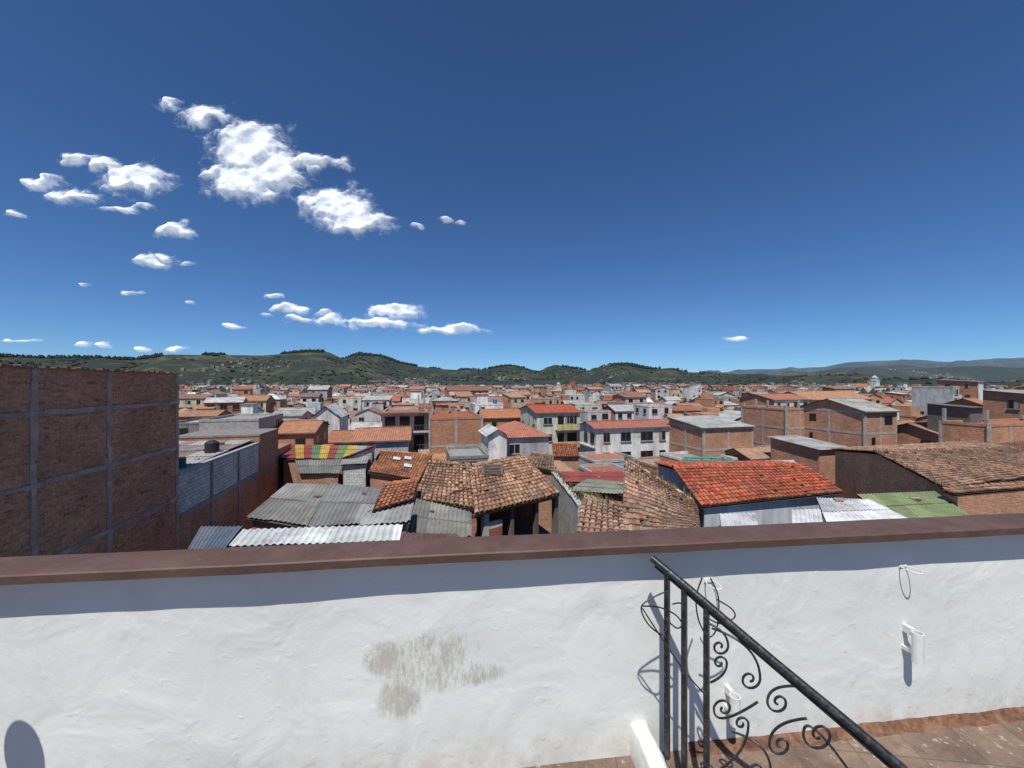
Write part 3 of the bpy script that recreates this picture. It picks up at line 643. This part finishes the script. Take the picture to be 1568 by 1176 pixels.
for k in range(3200):
    az=math.radians(U(-55,55)); r=1300+900*R()**1.5
    if noise.noise(Vector((math.sin(az)*r/300,math.cos(az)*r/300,7)))<(r-1350)/1800: continue
    z=hgt(near_prof,az,r,1250,2700,60,3.1); f=Fr(math.sin(az)*r,math.cos(az)*r,U(0,1)); w=U(7,12)
    house(mb,f,w,U(7,10),z+U(3,7),random.choice(['gx','gy','flat']),'plaster',jit(random.choice([(.40,.41,.42),(.30,.28,.26),(.24,.18,.15),(.26,.25,.25)])),'tilefar',jit((.26,.17,.13)),1.5,.3,0,zb=z-5)
for k in range(900):
    az=math.radians(U(10,55)); r=3100+1400*R()
    if noise.noise(Vector((math.sin(az)*r/500,math.cos(az)*r/500,2)))<-.05: continue
    z=hgt(mid_prof,az,r,3000,5200,100,8.7); f=Fr(math.sin(az)*r,math.cos(az)*r,U(0,1)); w=U(10,18)
    house(mb,f,w,U(9,14),z+U(4,8),'gx','plaster',jit((.36,.37,.38)),'tilefar',jit((.26,.20,.18)),2,.3,0,zb=z-5)
mb.done('hillside_houses')
mb=MB()
for px in (462,474,483,489,497):
    az=math.atan((px-784)/F); r=2690; z=hgt(near_prof,az,r,1250,2700,60,3.1); x,y=math.sin(az)*r,math.cos(az)*r; h=U(26,42)
    for k in range(3): mb.obox((x+math.cos(k*2.1)*1.2,y+math.sin(k*2.1)*1.2,z),(.5,0,0),(0,.5,0),(0,0,h),'paint',(.3,.25,.25))
    for k in range(8): mb.obox((x-1.2,y,z+h*k/8),(2.6,0,1),(0,.3,0),(0,0,.4),'paint',(.3,.25,.25))
mb.done('radio_masts')
def tree(x,y,h,w):
    mb=MB(); mb.cyl((x,y,G),.25,h*.5,'conc',(.10,.07,.05),7,.12)
    for k in range(4):
        a=U(0,6.28); p=Vector((x,y,G+h*.4)); q=p+Vector((math.cos(a)*w*.6,math.sin(a)*w*.6,h*.25)); mb.face([p+Vector((.08,0,0)),p-Vector((.08,0,0)),q],'conc',(.10,.07,.05)); mb.face([p+Vector((0,0,.1)),p-Vector((0,0,.08)),q],'conc',(.10,.07,.05))
    cl=[(Vector((U(-.7,.7)*w,U(-.7,.7)*w,h*U(.45,.9))),U(.3,.5)*w,U(.6,1.3)) for k in range(9)]
    for c_,r,g in cl:
        for k in range(60):
            d=Vector((U(-1,1),U(-1,1),U(-1,1))).normalized()*r*U(.6,1.05)+c_+Vector((x,y,G)); s_=U(.18,.4)
            a=Vector((U(-1,1),U(-1,1),U(-1,1)))*s_; b_=Vector((U(-1,1),U(-1,1),U(-1,1)))*s_
            mb.face([d-a,d+b_,d+a,d-b_],'leaf',jit((.04*g,.07*g,.028*g),.3),[(0,0)]*4)
    mb.done('tree')
for (x,y) in fars[:40]:
    if y<260: tree(x,y,U(6,9.5),U(2,3.2))
mb=MB()
for (x,y) in fars:
    if y>=260:
        for k in range(5): g=U(.7,1.3); tuft(mb,x+U(-6,6),y+U(-5,5),G,U(2.5,4.5),U(9,14),(.025*g,.04*g,.022*g))
mb.done('distant_trees')
# ------------------------------------------------------------------ terrace
WA=math.atan2(.524,4.757); wf=Fr(0,1.749,WA)
def grid_obj(name,pts_fn,nx,ny,mat,smooth=True):
    v=[];fc=[]
    for i in range(nx+1):
        for j in range(ny+1): v.append(pts_fn(i/nx,j/ny))
    for i in range(nx):
        for j in range(ny): a=i*(ny+1)+j; fc.append((a,a+ny+1,a+ny+2,a+1))
    me=bpy.data.meshes.new(name); me.from_pydata(v,[],fc); me.materials.append(mat); me.polygons.foreach_set('use_smooth',[smooth]*len(fc)); me.update()
    o=bpy.data.objects.new(name,me); scene.collection.objects.link(o); return o
m,nt,b=newmat('whitewashed_render')
tc=nt.nodes.new('ShaderNodeTexCoord').outputs['Object']
big=tex(nt,1.3,5,.6); 
c=mixc(nt,ramp(nt,big,[(.4,0),(.65,.7)]),(.735,.74,.70),(.66,.67,.635))
c=mixc(nt,ramp(nt,tex(nt,22,4,.8),[(.68,0),(.76,.4)]),c,(.50,.48,.42))
c=mixc(nt,ramp(nt,tex(nt,3.2,7,.75,stretch=(1,1,.35)),[(.54,0),(.74,.4)]),c,(.54,.54,.49))
sp=nd(nt,'ShaderNodeSeparateXYZ',{0:tc})
c=mixc(nt,mth(nt,'MULTIPLY',ramp(nt,mth(nt,'MULTIPLY',mth(nt,'ADD',sp.outputs[2],1.55),-3.2),[(0,0),(1,1)]),ramp(nt,tex(nt,8,6,.75),[(.4,.05),(.68,.7)])),c,(.40,.34,.27))
def ell(x0,z0,rx,rz):
    a=mth(nt,'POWER',mth(nt,'ABSOLUTE',mth(nt,'DIVIDE',mth(nt,'SUBTRACT',sp.outputs[0],x0),rx)),2.0); d=mth(nt,'POWER',mth(nt,'ABSOLUTE',mth(nt,'DIVIDE',mth(nt,'SUBTRACT',sp.outputs[2],z0),rz)),2.0)
    return mth(nt,'SUBTRACT',1.0,mth(nt,'ADD',a,d),True)
e=mth(nt,'MAXIMUM',ell(-.38,-1.30,.28,.17),ell(-.52,-1.46,.12,.12)); e=mth(nt,'MAXIMUM',e,ell(-.18,-1.37,.17,.07)); e=mth(nt,'MAXIMUM',e,ell(-.58,-1.27,.12,.10))
st_=tex(nt,6,10,.85,stretch=(1.6,1,.7)); fine=tex(nt,42,7,.85,stretch=(2.0,1,.35))
k=mth(nt,'ADD',mth(nt,'ADD',mth(nt,'MULTIPLY',e,.20),mth(nt,'MULTIPLY',st_,1.25)),mth(nt,'MULTIPLY',fine,.85))
msk=mth(nt,'MULTIPLY',ramp(nt,mth(nt,'SUBTRACT',k,.38),[(.68,0),(.90,.72)]),ramp(nt,e,[(0,0),(.5,1)]))
c=mixc(nt,msk,c,(.36,.34,.26))
basecol(nt,b,c); b.inputs['Roughness'].default_value=.88
lo=nd(nt,'ShaderNodeTexNoise',{'Vector':tc,'Scale':3.0,'Detail':3,'Roughness':.5,'Distortion':.6}).outputs['Fac']
h=mth(nt,'ADD',lo,mth(nt,'ADD',mth(nt,'MULTIPLY',tex(nt,30,5,.65),.09),mth(nt,'MULTIPLY',ramp(nt,tex(nt,16,2,.5),[(.66,0),(.72,1)]),.05)))
bump(nt,b,h,.42,.035); WALLM=m
par=bpy.data.objects.new('terrace_parapet_wall',None); scene.collection.objects.link(par)
OV=.090
FZ=-1.84
def fw(s,t):
    x=-5+11*s; z=-.80-1.06*t
    n=noise.noise(Vector((x*1.3,z*1.3,2)))*.006+noise.noise(Vector((x*4,z*4,9)))*.0015
    return tuple(wf(x,OV+n,z))
o=grid_obj('wall_face',fw,440,44,WALLM); o.parent=par
mb=MB(); M['wallm']=WALLM
wf.box(mb,-5,6,OV+.02,.19-.03,G,-.8,'wallm',(1,1,1)); mb.done('wall_body',par)
m,nt,b=newmat('brown_cap_paint')
c=mixc(nt,ramp(nt,tex(nt,6,6,.7),[(.4,0),(.65,.8)]),(.095,.05,.037),(.13,.078,.06)); c=mixc(nt,ramp(nt,tex(nt,30,5,.8),[(.62,0),(.72,.7)]),c,(.21,.155,.125)); c=mixc(nt,ramp(nt,tex(nt,2.5,7,.8),[(.50,0),(.66,.55)]),c,(.055,.032,.026))
basecol(nt,b,c); b.inputs['Roughness'].default_value=.62; bump(nt,b,tex(nt,12,5),.3,.015); M['cap']=m
def cap(s,t):
    x=-5+11*s
    e=noise.noise(Vector((x*1.3,0,5)))*.007+noise.noise(Vector((x*7,0,5)))*.001
    prof=[(OV+.02,-.803),(e+.003,-.803+e*.3),(e,-.768),(e+.005,-.762),(.05,-.758),(.12,-.757),(.183,-.760),(.19,-.766),(.19,-.81)]
    k=min(8,int(round(t*8))); y,z=prof[k]
    return tuple(wf(x,y,z+noise.noise(Vector((x*2,0,1)))*.003+noise.noise(Vector((x*5,y*14,1)))*.001))
o=grid_obj('wall_cap',cap,400,8,m,False); o.parent=par
m,nt,b=newmat('clay_skirting'); c=ramp(nt,tex(nt,14,7,.75),[(.35,(.07,.032,.02)),(.5,(.17,.08,.045)),(.65,(.25,.15,.09))]); basecol(nt,b,c); b.inputs['Roughness'].default_value=.95; bump(nt,b,tex(nt,30,5),.9,.02); M['skirt']=m
def sk(s,t):
    x=.9+4.5*s; n=noise.noise(Vector((x*6,t,0)))+.6*noise.noise(Vector((x*22,t*3,0)))
    p=[(OV+.01,FZ+.035+n*.010),(OV-.008,FZ+.03+n*.010),(OV-.022+n*.008,FZ+.012),(OV-.05+n*.016,FZ-.003)][min(3,int(round(t*3)))]
    return tuple(wf(x,p[0],p[1]))
o=grid_obj('skirting',sk,220,3,M['skirt']); o.parent=par
m,nt,b=newmat('terracotta_floor'); tcn=nt.nodes.new('ShaderNodeTexCoord').outputs['UV']
mp=nd(nt,'ShaderNodeMapping',{'Vector':tcn,'Rotation':(0,0,.11)})
br=nd(nt,'ShaderNodeTexBrick',{'Vector':mp.outputs[0],'Color1':(.22,.15,.11,1),'Color2':(.19,.13,.095,1),'Mortar':(.13,.095,.075,1),'Scale':1.0,'Mortar Size':.004,'Brick Width':.3,'Row Height':.3},offset=0.0)
c=mixc(nt,.9,br.outputs['Color'],ramp(nt,tex(nt,3.5,9,.8),[(.32,.4),(.62,1.2)]),'MULTIPLY'); c=mixc(nt,ramp(nt,tex(nt,16,6,.8),[(.60,0),(.64,.8)]),c,(.42,.38,.33)); c=mixc(nt,ramp(nt,tex(nt,5,6,.8),[(.53,0),(.64,.7)]),c,(.10,.065,.045))
basecol(nt,b,c); b.inputs['Roughness'].default_value=.85; bump(nt,b,tex(nt,30,6),.6,.01); M['floor']=m
mb=MB()
def poly(pts,z): mb.face([(x,y,z) for x,y in pts],'floor',(1,1,1)); 
def wy(x,o=.14): return wf(x,o,0).y+(x-wf(x,o,0).x)*math.tan(WA)
poly([(-4.5,-4),(.62,-4),(.62,wy(.62)),(-4.5,wy(-4.5))],FZ)
poly([(.62,1.5),(5.5,1.5),(5.5,wy(5.5)),(.62,wy(.62))],FZ)
for k in range(10):
    mb.obox((.75,1.5-.28*(k+1),FZ-.17*(k+1)-.3),(1.4,0,0),(0,.28,0),(0,0,.3),'floor',(1,1,1))
poly([(2.15,-4),(5.5,-4),(5.5,1.5),(2.15,1.5)],FZ)
mb.done('terrace_floor')
mb=MB(); mb.obox((-4.5,-4,G),(5.1,0,0),(0,5.6,0),(0,0,FZ-.04-G),'plaster',(.5,.5,.48)); mb.obox((2.2,-4,G),(3.3,0,0),(0,5.4,0),(0,0,FZ-.04-G),'plaster',(.5,.5,.48)); mb.done('terrace_building')
def kerb(s,t):
    y0=wy(.6,.10); y=.9+(y0-.9)*s; xo=(1.85-y)*.06+.59
    p=[(0,FZ-.01),(.0,-1.69),(.012,-1.675),(.075,-1.673),(.09,-1.69),(.095,FZ-.01)][min(5,int(round(t*5)))]
    n=noise.noise(Vector((y*8,t*3,0)))*.009+noise.noise(Vector((y*25,t*9,0)))*.003
    return (xo+p[0]+n,y,p[1]+n)
o=grid_obj('stair_kerb',kerb,90,5,WALLM)
# ------------------------------------------------------------------ iron railing
m,nt,b=newmat('weathered_black_iron'); c=mixc(nt,ramp(nt,tex(nt,35,6,.75),[(.48,0),(.66,.85)]),(.012,.014,.016),(.07,.075,.08)); c=mixc(nt,ramp(nt,tex(nt,14,6,.85),[(.58,0),(.66,.8)]),c,(.11,.045,.025))
basecol(nt,b,c); b.inputs['Roughness'].default_value=.42; bump(nt,b,tex(nt,60,4),.5,.004); IRON=m
rail=bpy.data.objects.new('wrought_iron_railing',None); scene.collection.objects.link(rail)
def tube(name,pts,r,parent,mat=IRON,cyc=False):
    cu=bpy.data.curves.new(name,'CURVE'); cu.dimensions='3D'; cu.bevel_depth=r; cu.bevel_resolution=3; cu.use_fill_caps=True
    sp=cu.splines.new('POLY'); sp.points.add(len(pts)-1)
    for p,q in zip(sp.points,pts): p.co=(q[0],q[1],q[2],1)
    sp.use_cyclic_u=cyc; sp.use_smooth=True; cu.materials.append(mat)
    o=bpy.data.objects.new(name,cu); scene.collection.objects.link(o); o.parent=parent; return o
R0=Vector((.66,1.775,-.815)); RD=Vector((.605,-.53,-.433))
def rp(s): return R0+RD*s
tube('handrail',[rp(s)+Vector((0,0,.002*math.sin(s*9))) for s in [-.02+.1*k for k in range(16)]],.0165,rail)
tube('handrail_lower_bar',[rp(s)+Vector((0,0,-.025)) for s in (0,.5,1.0,1.5)],.007,rail)
mbp=MB(); M['iron']=IRON
for s_,zb_ in ((.068,-1.69),(.16,-1.80),(.272,-1.9),(1.4,-2.4)):
    t_=.0105; p=rp(s_); e=Vector((RD.x,RD.y,0)).normalized(); nrm=Vector((-e.y,e.x,0))
    mbp.obox(Vector((p.x,p.y,zb_))-e*t_-nrm*t_,e*2*t_,nrm*2*t_,(0,0,p.z-zb_),'iron',(1,1,1))
mbp.done('posts',rail)
RN=Vector((RD.y,-RD.x,0)).normalized()
def onr(px,py,off=0):
    d=Vector(((px-784)/F,1,(588-py)/F)); t=(R0+RN*off).dot(RN)/d.dot(RN); return d*t
def spiral(cx,cy,r,turns,a0,dirn,tail=None,n=44):
    pts=[]
    for i in range(n+1):
        k=i/n; rr=r*(.18+.82*k); a=a0+dirn*(turns*6.283)*(k-1)
        pts.append(onr(cx+rr*math.cos(a),cy+rr*math.sin(a)))
    if tail:
        e=(cx+r*math.cos(a0),cy+r*math.sin(a0)); ta=(-math.sin(a0)*dirn,math.cos(a0)*dirn)
        L=math.hypot(tail[0]-e[0],tail[1]-e[1]); c1=(e[0]+ta[0]*L*.5,e[1]+ta[1]*L*.5)
        for i in range(1,15):
            k=i/14; pts.append(onr((1-k)**2*e[0]+2*k*(1-k)*c1[0]+k*k*tail[0],(1-k)**2*e[1]+2*k*(1-k)*c1[1]+k*k*tail[1]))
    return pts
sc=[(1102,990,13,1.1,math.pi*.0,-1,(1086,955)),(1102,1015,11,1.1,0,1,(1088,1045)),
    (1148,1040,16,1.25,0,-1,(1090,962)),(1108,1085,15,1.1,math.pi,-1,(1160,1075)),(1192,1075,17,1.2,math.pi,1,(1232,1052)),
    (1135,1108,11,1.1,0,1,(1100,1180)),(1195,1140,17,1.2,math.pi,1,(1235,1100)),(1254,1125,24,1.3,math.pi,1,(1300,1180)),
    (1160,1180,20,1.1,0,-1,(1120,1120))]
for q in sc: tube('scroll',spiral(*q),.0045,rail)
def onw(px,py,D=1.70): return Vector((bx(px,D),D,bz(py,D)))
def smooth(p,n=8,cl=False):
    out=[]; N=len(p)
    for i in range(N-(0 if cl else 1)):
        p0=p[(i-1)%N] if cl or i>0 else p[0]; p1=p[i]; p2=p[(i+1)%N]; p3=p[(i+2)%N] if cl or i+2<N else p[-1]
        for k in range(n):
            t=k/n; out.append(tuple(.5*((2*b_)+(-a+c_)*t+(2*a-5*b_+4*c_-d)*t*t+(-a+3*b_-3*c_+d)*t**3) for a,b_,c_,d in zip(p0,p1,p2,p3)))
    if not cl: out.append(tuple(p[-1]))
    return out
for L in ([(1022,905),(1000,915),(982,930),(992,955),(1014,972),(1022,960)],[(983,928),(1010,930),(1035,942),(1048,960)],[(984,932),(1015,980),(1050,1030),(1078,1062)],[(1022,950),(1038,962),(1050,948),(1044,925),(1030,925)],[(1075,885),(1066,915),(1070,950),(1085,975),(1098,960),(1100,915),(1088,885)],[(1098,918),(1120,932),(1125,945),(1105,955),(1086,948)]):
    tube('scroll',smooth([onw(*q,1.68+.0006*(q[0]-1000)) for q in L]),.0032,rail)
# ------------------------------------------------------------------ wall ring holders and pipe stubs
m,nt,b=newmat('white_pvc'); c=mixc(nt,ramp(nt,tex(nt,25,5),[(.5,0),(.7,.5)]),(.74,.74,.71),(.50,.47,.42)); basecol(nt,b,c); b.inputs['Roughness'].default_value=.45; WP=m; M['pvc']=m
def wx_at(px):
    u=(px-784)/F; c_,s_=wf.c,wf.s; ox,oy=wf(0,OV,0).x,wf(0,OV,0).y
    return (u*oy-ox)/(c_-u*s_)
def depth_at(px): x=wx_at(px); return wf(x,OV,0).y
for px,py in ((1381,866),(1084,888)):
    x=wx_at(px); D=depth_at(px); z=bz(py,D)
    e=bpy.data.objects.new('flower_pot_ring_holder',None); scene.collection.objects.link(e)
    tube('ring',[wf(x+.028*math.cos(a*math.pi/12),OV-.045+.045*math.sin(a*math.pi/12),z) for a in range(24)],.0028,e,WP,True)
    mb=MB(); wf.box(mb,x-.022,x+.022,OV-.006,OV+.01,z-.009,z+.009,'pvc',(1,1,1)); mb.done('bracket',e)
for px,py0,py1 in ((1384,957,1001),(1112,1050,1092)):
    x=wx_at(px); D=depth_at(px); z1=bz(py0,D); z0=bz(py1,D); mb=MB(); c0=wf(x,OV-.065,0); r=.024; n=24
    for i in range(n):
        a,b2=i*6.2832/n,(i+1)*6.2832/n; A=lambda a_,r_,z_: (c0.x+r_*math.cos(a_),c0.y+r_*math.sin(a_),z_)
        mb.face([A(a,r,z0),A(b2,r,z0),A(b2,r,z1),A(a,r,z1)],'pvc',(1,1,1)); mb.face([A(b2,r-.004,z0),A(a,r-.004,z0),A(a,r-.004,z1),A(b2,r-.004,z1)],'pvc',(1,1,1)); mb.face([A(a,r,z1),A(b2,r,z1),A(b2,r-.004,z1),A(a,r-.004,z1)],'pvc',(1,1,1))
        mb.face([A(a,r,z0+.003),A(b2,r,z0+.003),(c0.x,c0.y,z0+.003)],'pvc',(1,1,1))
    wf.box(mb,x-.01,x+.01,OV-.045,OV+.01,z1-.03,z1+.008,'pvc',(1,1,1)); wf.box(mb,x-.013,x+.013,OV-.045,OV+.01,z0+.03,z0+.05,'pvc',(1,1,1)); mb.done('pvc_pipe_stub')
SA=math.radians(15); SE=math.radians(62)
sd=Vector((math.sin(SA)*math.cos(SE),math.cos(SA)*math.cos(SE),-math.sin(SE)))
tgt=wf(wx_at(38),OV,bz(1160,depth_at(38))); gpos=tgt-sd*.75
caster=bpy.data.objects.new('unseen_shadow_caster',None); scene.collection.objects.link(caster)  # ball on a stem, added out of view to cast the round wall shadow
bpy.ops.mesh.primitive_uv_sphere_add(radius=.072,location=gpos,segments=24,ring_count=16); g=bpy.context.object; g.name='caster_ball'; g.data.materials.append(WP); g.parent=caster; bpy.ops.object.shade_smooth()
tube('caster_stem',[gpos-Vector((0,0,.06)),Vector((gpos.x,gpos.y,FZ))],.03,caster); 
# ------------------------------------------------------------------ clouds
m=bpy.data.materials.new('cloud'); m.use_nodes=True; nt=m.node_tree; nt.nodes.clear()
out=nt.nodes.new('ShaderNodeOutputMaterial'); at=attr(nt,'dens')
cv=attr(nt,'cuv').outputs['Vector']
n1=nd(nt,'ShaderNodeTexNoise',{'Vector':cv,'Scale':.05,'Detail':12,'Roughness':.64,'Distortion':.35})
n3=nd(nt,'ShaderNodeTexNoise',{'Vector':cv,'Scale':.16,'Detail':8,'Roughness':.7})
al=mth(nt,'ADD',at.outputs['Fac'],mth(nt,'MULTIPLY',mth(nt,'SUBTRACT',n1.outputs['Fac'],.5),2.6))
al=mth(nt,'ADD',al,mth(nt,'MULTIPLY',mth(nt,'SUBTRACT',n3.outputs['Fac'],.5),1.0))
al=mth(nt,'MULTIPLY',mth(nt,'ADD',al,.30),.62)
al=ramp(nt,al,[(.0,0),(.22,.10),(.50,.50),(.95,1)])
df=nd(nt,'ShaderNodeBsdfDiffuse',{'Color':(.95,.95,.95,1)}); tl=nd(nt,'ShaderNodeBsdfTranslucent',{'Color':(.9,.92,.95,1)})
bp=nd(nt,'ShaderNodeBump',{'Height':n1.outputs['Fac'],'Strength':.28,'Distance':120.0}); nt.links.new(bp.outputs[0],df.inputs['Normal'])
mx=nd(nt,'ShaderNodeMixShader',{0:.3,1:df.outputs[0],2:tl.outputs[0]}); em=nd(nt,'ShaderNodeEmission',{'Color':(.9,.94,1,1),'Strength':.42}); ad=nd(nt,'ShaderNodeAddShader',{0:mx.outputs[0],1:em.outputs[0]})  # emission added to lift the clouds to white, beyond the sunlight they get
tr=nt.nodes.new('ShaderNodeBsdfTransparent'); m2=nd(nt,'ShaderNodeMixShader',{0:al,1:tr.outputs[0],2:ad.outputs[0]}); nt.links.new(m2.outputs[0],out.inputs[0]); CM=m
def cloud(blobs,k=1.0):
    x0=min(b_[0]-b_[2]*2.2 for b_ in blobs)-8; x1=max(b_[0]+b_[2]*2.2 for b_ in blobs)+8
    y0=min(b_[1]-b_[3]*2.2 for b_ in blobs)-6; y1=max(b_[1]+b_[3]*2.2 for b_ in blobs)+6
    vm=(588-(y0+y1)/2)/F; D=min(14000,1500/vm); st=2.0 if (x1-x0)>60 else 1.2
    nx=int((x1-x0)/st); ny=int((y1-y0)/st); v=[];fc=[];de=[];cu=[]
    for i in range(nx+1):
        for j in range(ny+1):
            px=x0+i*st; py=y0+j*st
            wv=noise.noise_vector(Vector((px*.03,py*.045,3)))*14+noise.noise_vector(Vector((px*.09,py*.12,5)))*6
            sc_=min(1,blobs[0][3]/14+.25); qx,qy=px+wv.x*sc_*1.2,py+wv.y*sc_*.8; d=-1.5
            for b_ in blobs:
                e=1-math.sqrt(((qx-b_[0])/(b_[2]*1.2))**2+((qy-b_[1])/(b_[3]*1.25))**2); d=max(d,(e*1.9+.05) if len(b_)<5 else (e*1.6-.45*(1-b_[4])))
            edge=min(i,nx-i,j,ny-j)
            d=d+.3*noise.fractal(Vector((px*.05,py*.07,1)),1,2,4)
            if edge<5: d-=.5*(5-edge)
            de.append(d); hgt_=max(0,min(1,d))**.8*(12+8*noise.noise(Vector((px*.05,py*.06,8))))
            X=bx(px,D);Z=bz(py,D); v.append((X,D-hgt_*D/F*.8,Z)); cu.append((px,py*1.25,d*4))
    for i in range(nx):
        for j in range(ny): a=i*(ny+1)+j; fc.append((a,a+1,a+ny+2,a+ny+1))
    me=bpy.data.meshes.new('cloud'); me.from_pydata(v,[],fc); me.materials.append(CM); me.polygons.foreach_set('use_smooth',[True]*len(fc))
    a=me.attributes.new('dens','FLOAT','POINT'); a.data.foreach_set('value',de)
    a=me.attributes.new('cuv','FLOAT_VECTOR','POINT'); a.data.foreach_set('vector',[x for t in cu for x in t])
    me.update(); o=bpy.data.objects.new('cloud',me); scene.collection.objects.link(o)
cloud([(385,232,52,36),(262,160,14,10,.5),(320,180,42,16,.6),(380,280,52,26),(482,250,44,12,.9),(430,265,42,26),(345,292,22,12,.8),(330,262,20,14,.6)])
cloud([(515,310,44,20,.95),(552,345,42,13),(478,312,22,12,.7),(535,330,42,18)])
cloud([(210,276,46,20)]); cloud([(125,245,30,8,.7),(165,256,28,9,.8)])
cloud([(115,300,40,11,.9),(65,282,24,8,.7),(185,322,42,5,.7)])
cloud([(268,351,25,11)]); cloud([(232,403,23,9,.9),(258,392,14,6,.8)]); cloud([(288,404,12,4,.6)])
cloud([(201,449,13,4,.8)]); cloud([(25,327,13,5,.6)]); cloud([(422,454,14,4,.9)])
cloud([(445,474,26,8),(460,492,18,6,.9)]); cloud([(505,490,20,7,.9),(495,478,12,5,.8)]); cloud([(580,495,52,8),(605,476,36,8)])
cloud([(690,504,46,6),(650,508,14,5,.9)]); cloud([(1128,519,15,4,.9)]); cloud([(358,500,17,3.5,.9)]); cloud([(270,535,17,4.5,.9)]); cloud([(222,535,12,4,.8)])
cloud([(130,527,13,4,.8)]); cloud([(163,528,9,3.5,.7)]); cloud([(685,335,12,6,.2)]); cloud([(637,346,9,3,.3)]); cloud([(705,342,7,3,.6)]); cloud([(133,437,9,3,.4)]); cloud([(293,463,8,3,.4)]); cloud([(35,522,32,3,.5)]); cloud([(410,484,9,3,.7)])
# ------------------------------------------------------------------ world / sun / camera
w=bpy.data.worlds.new('World'); scene.world=w; w.use_nodes=True; nt=w.node_tree; bg=nt.nodes['Background']
sky=nt.nodes.new('ShaderNodeTexSky'); sky.sky_type='NISHITA'; sky.sun_disc=False; sky.sun_elevation=SE; sky.sun_rotation=math.pi+SA; sky.altitude=2500; sky.air_density=1.0; sky.dust_density=.3; sky.ozone_density=4.0
tint=mixc(nt,1.0,sky.outputs[0],(.62,.90,1.16),'MULTIPLY')
nt.links.new(tint,bg.inputs['Color']); bg.inputs['Strength'].default_value=.088
L=bpy.data.lights.new('sun','SUN'); L.energy=5.0; L.angle=math.radians(.5); L.color=(1,.97,.90)
so=bpy.data.objects.new('sun',L); scene.collection.objects.link(so); so.rotation_euler=sd.to_track_quat('-Z','Y').to_euler()
cam=bpy.data.cameras.new('camera'); cam.sensor_width=36; cam.lens=36*F/1568; cam.clip_start=.05; cam.clip_end=60000
co=bpy.data.objects.new('camera',cam); scene.collection.objects.link(co); co.location=(0,0,0); co.rotation_euler=(math.pi/2,0,0); scene.camera=co
scene.view_settings.view_transform='Standard'; scene.view_settings.look='None'; scene.view_settings.exposure=0
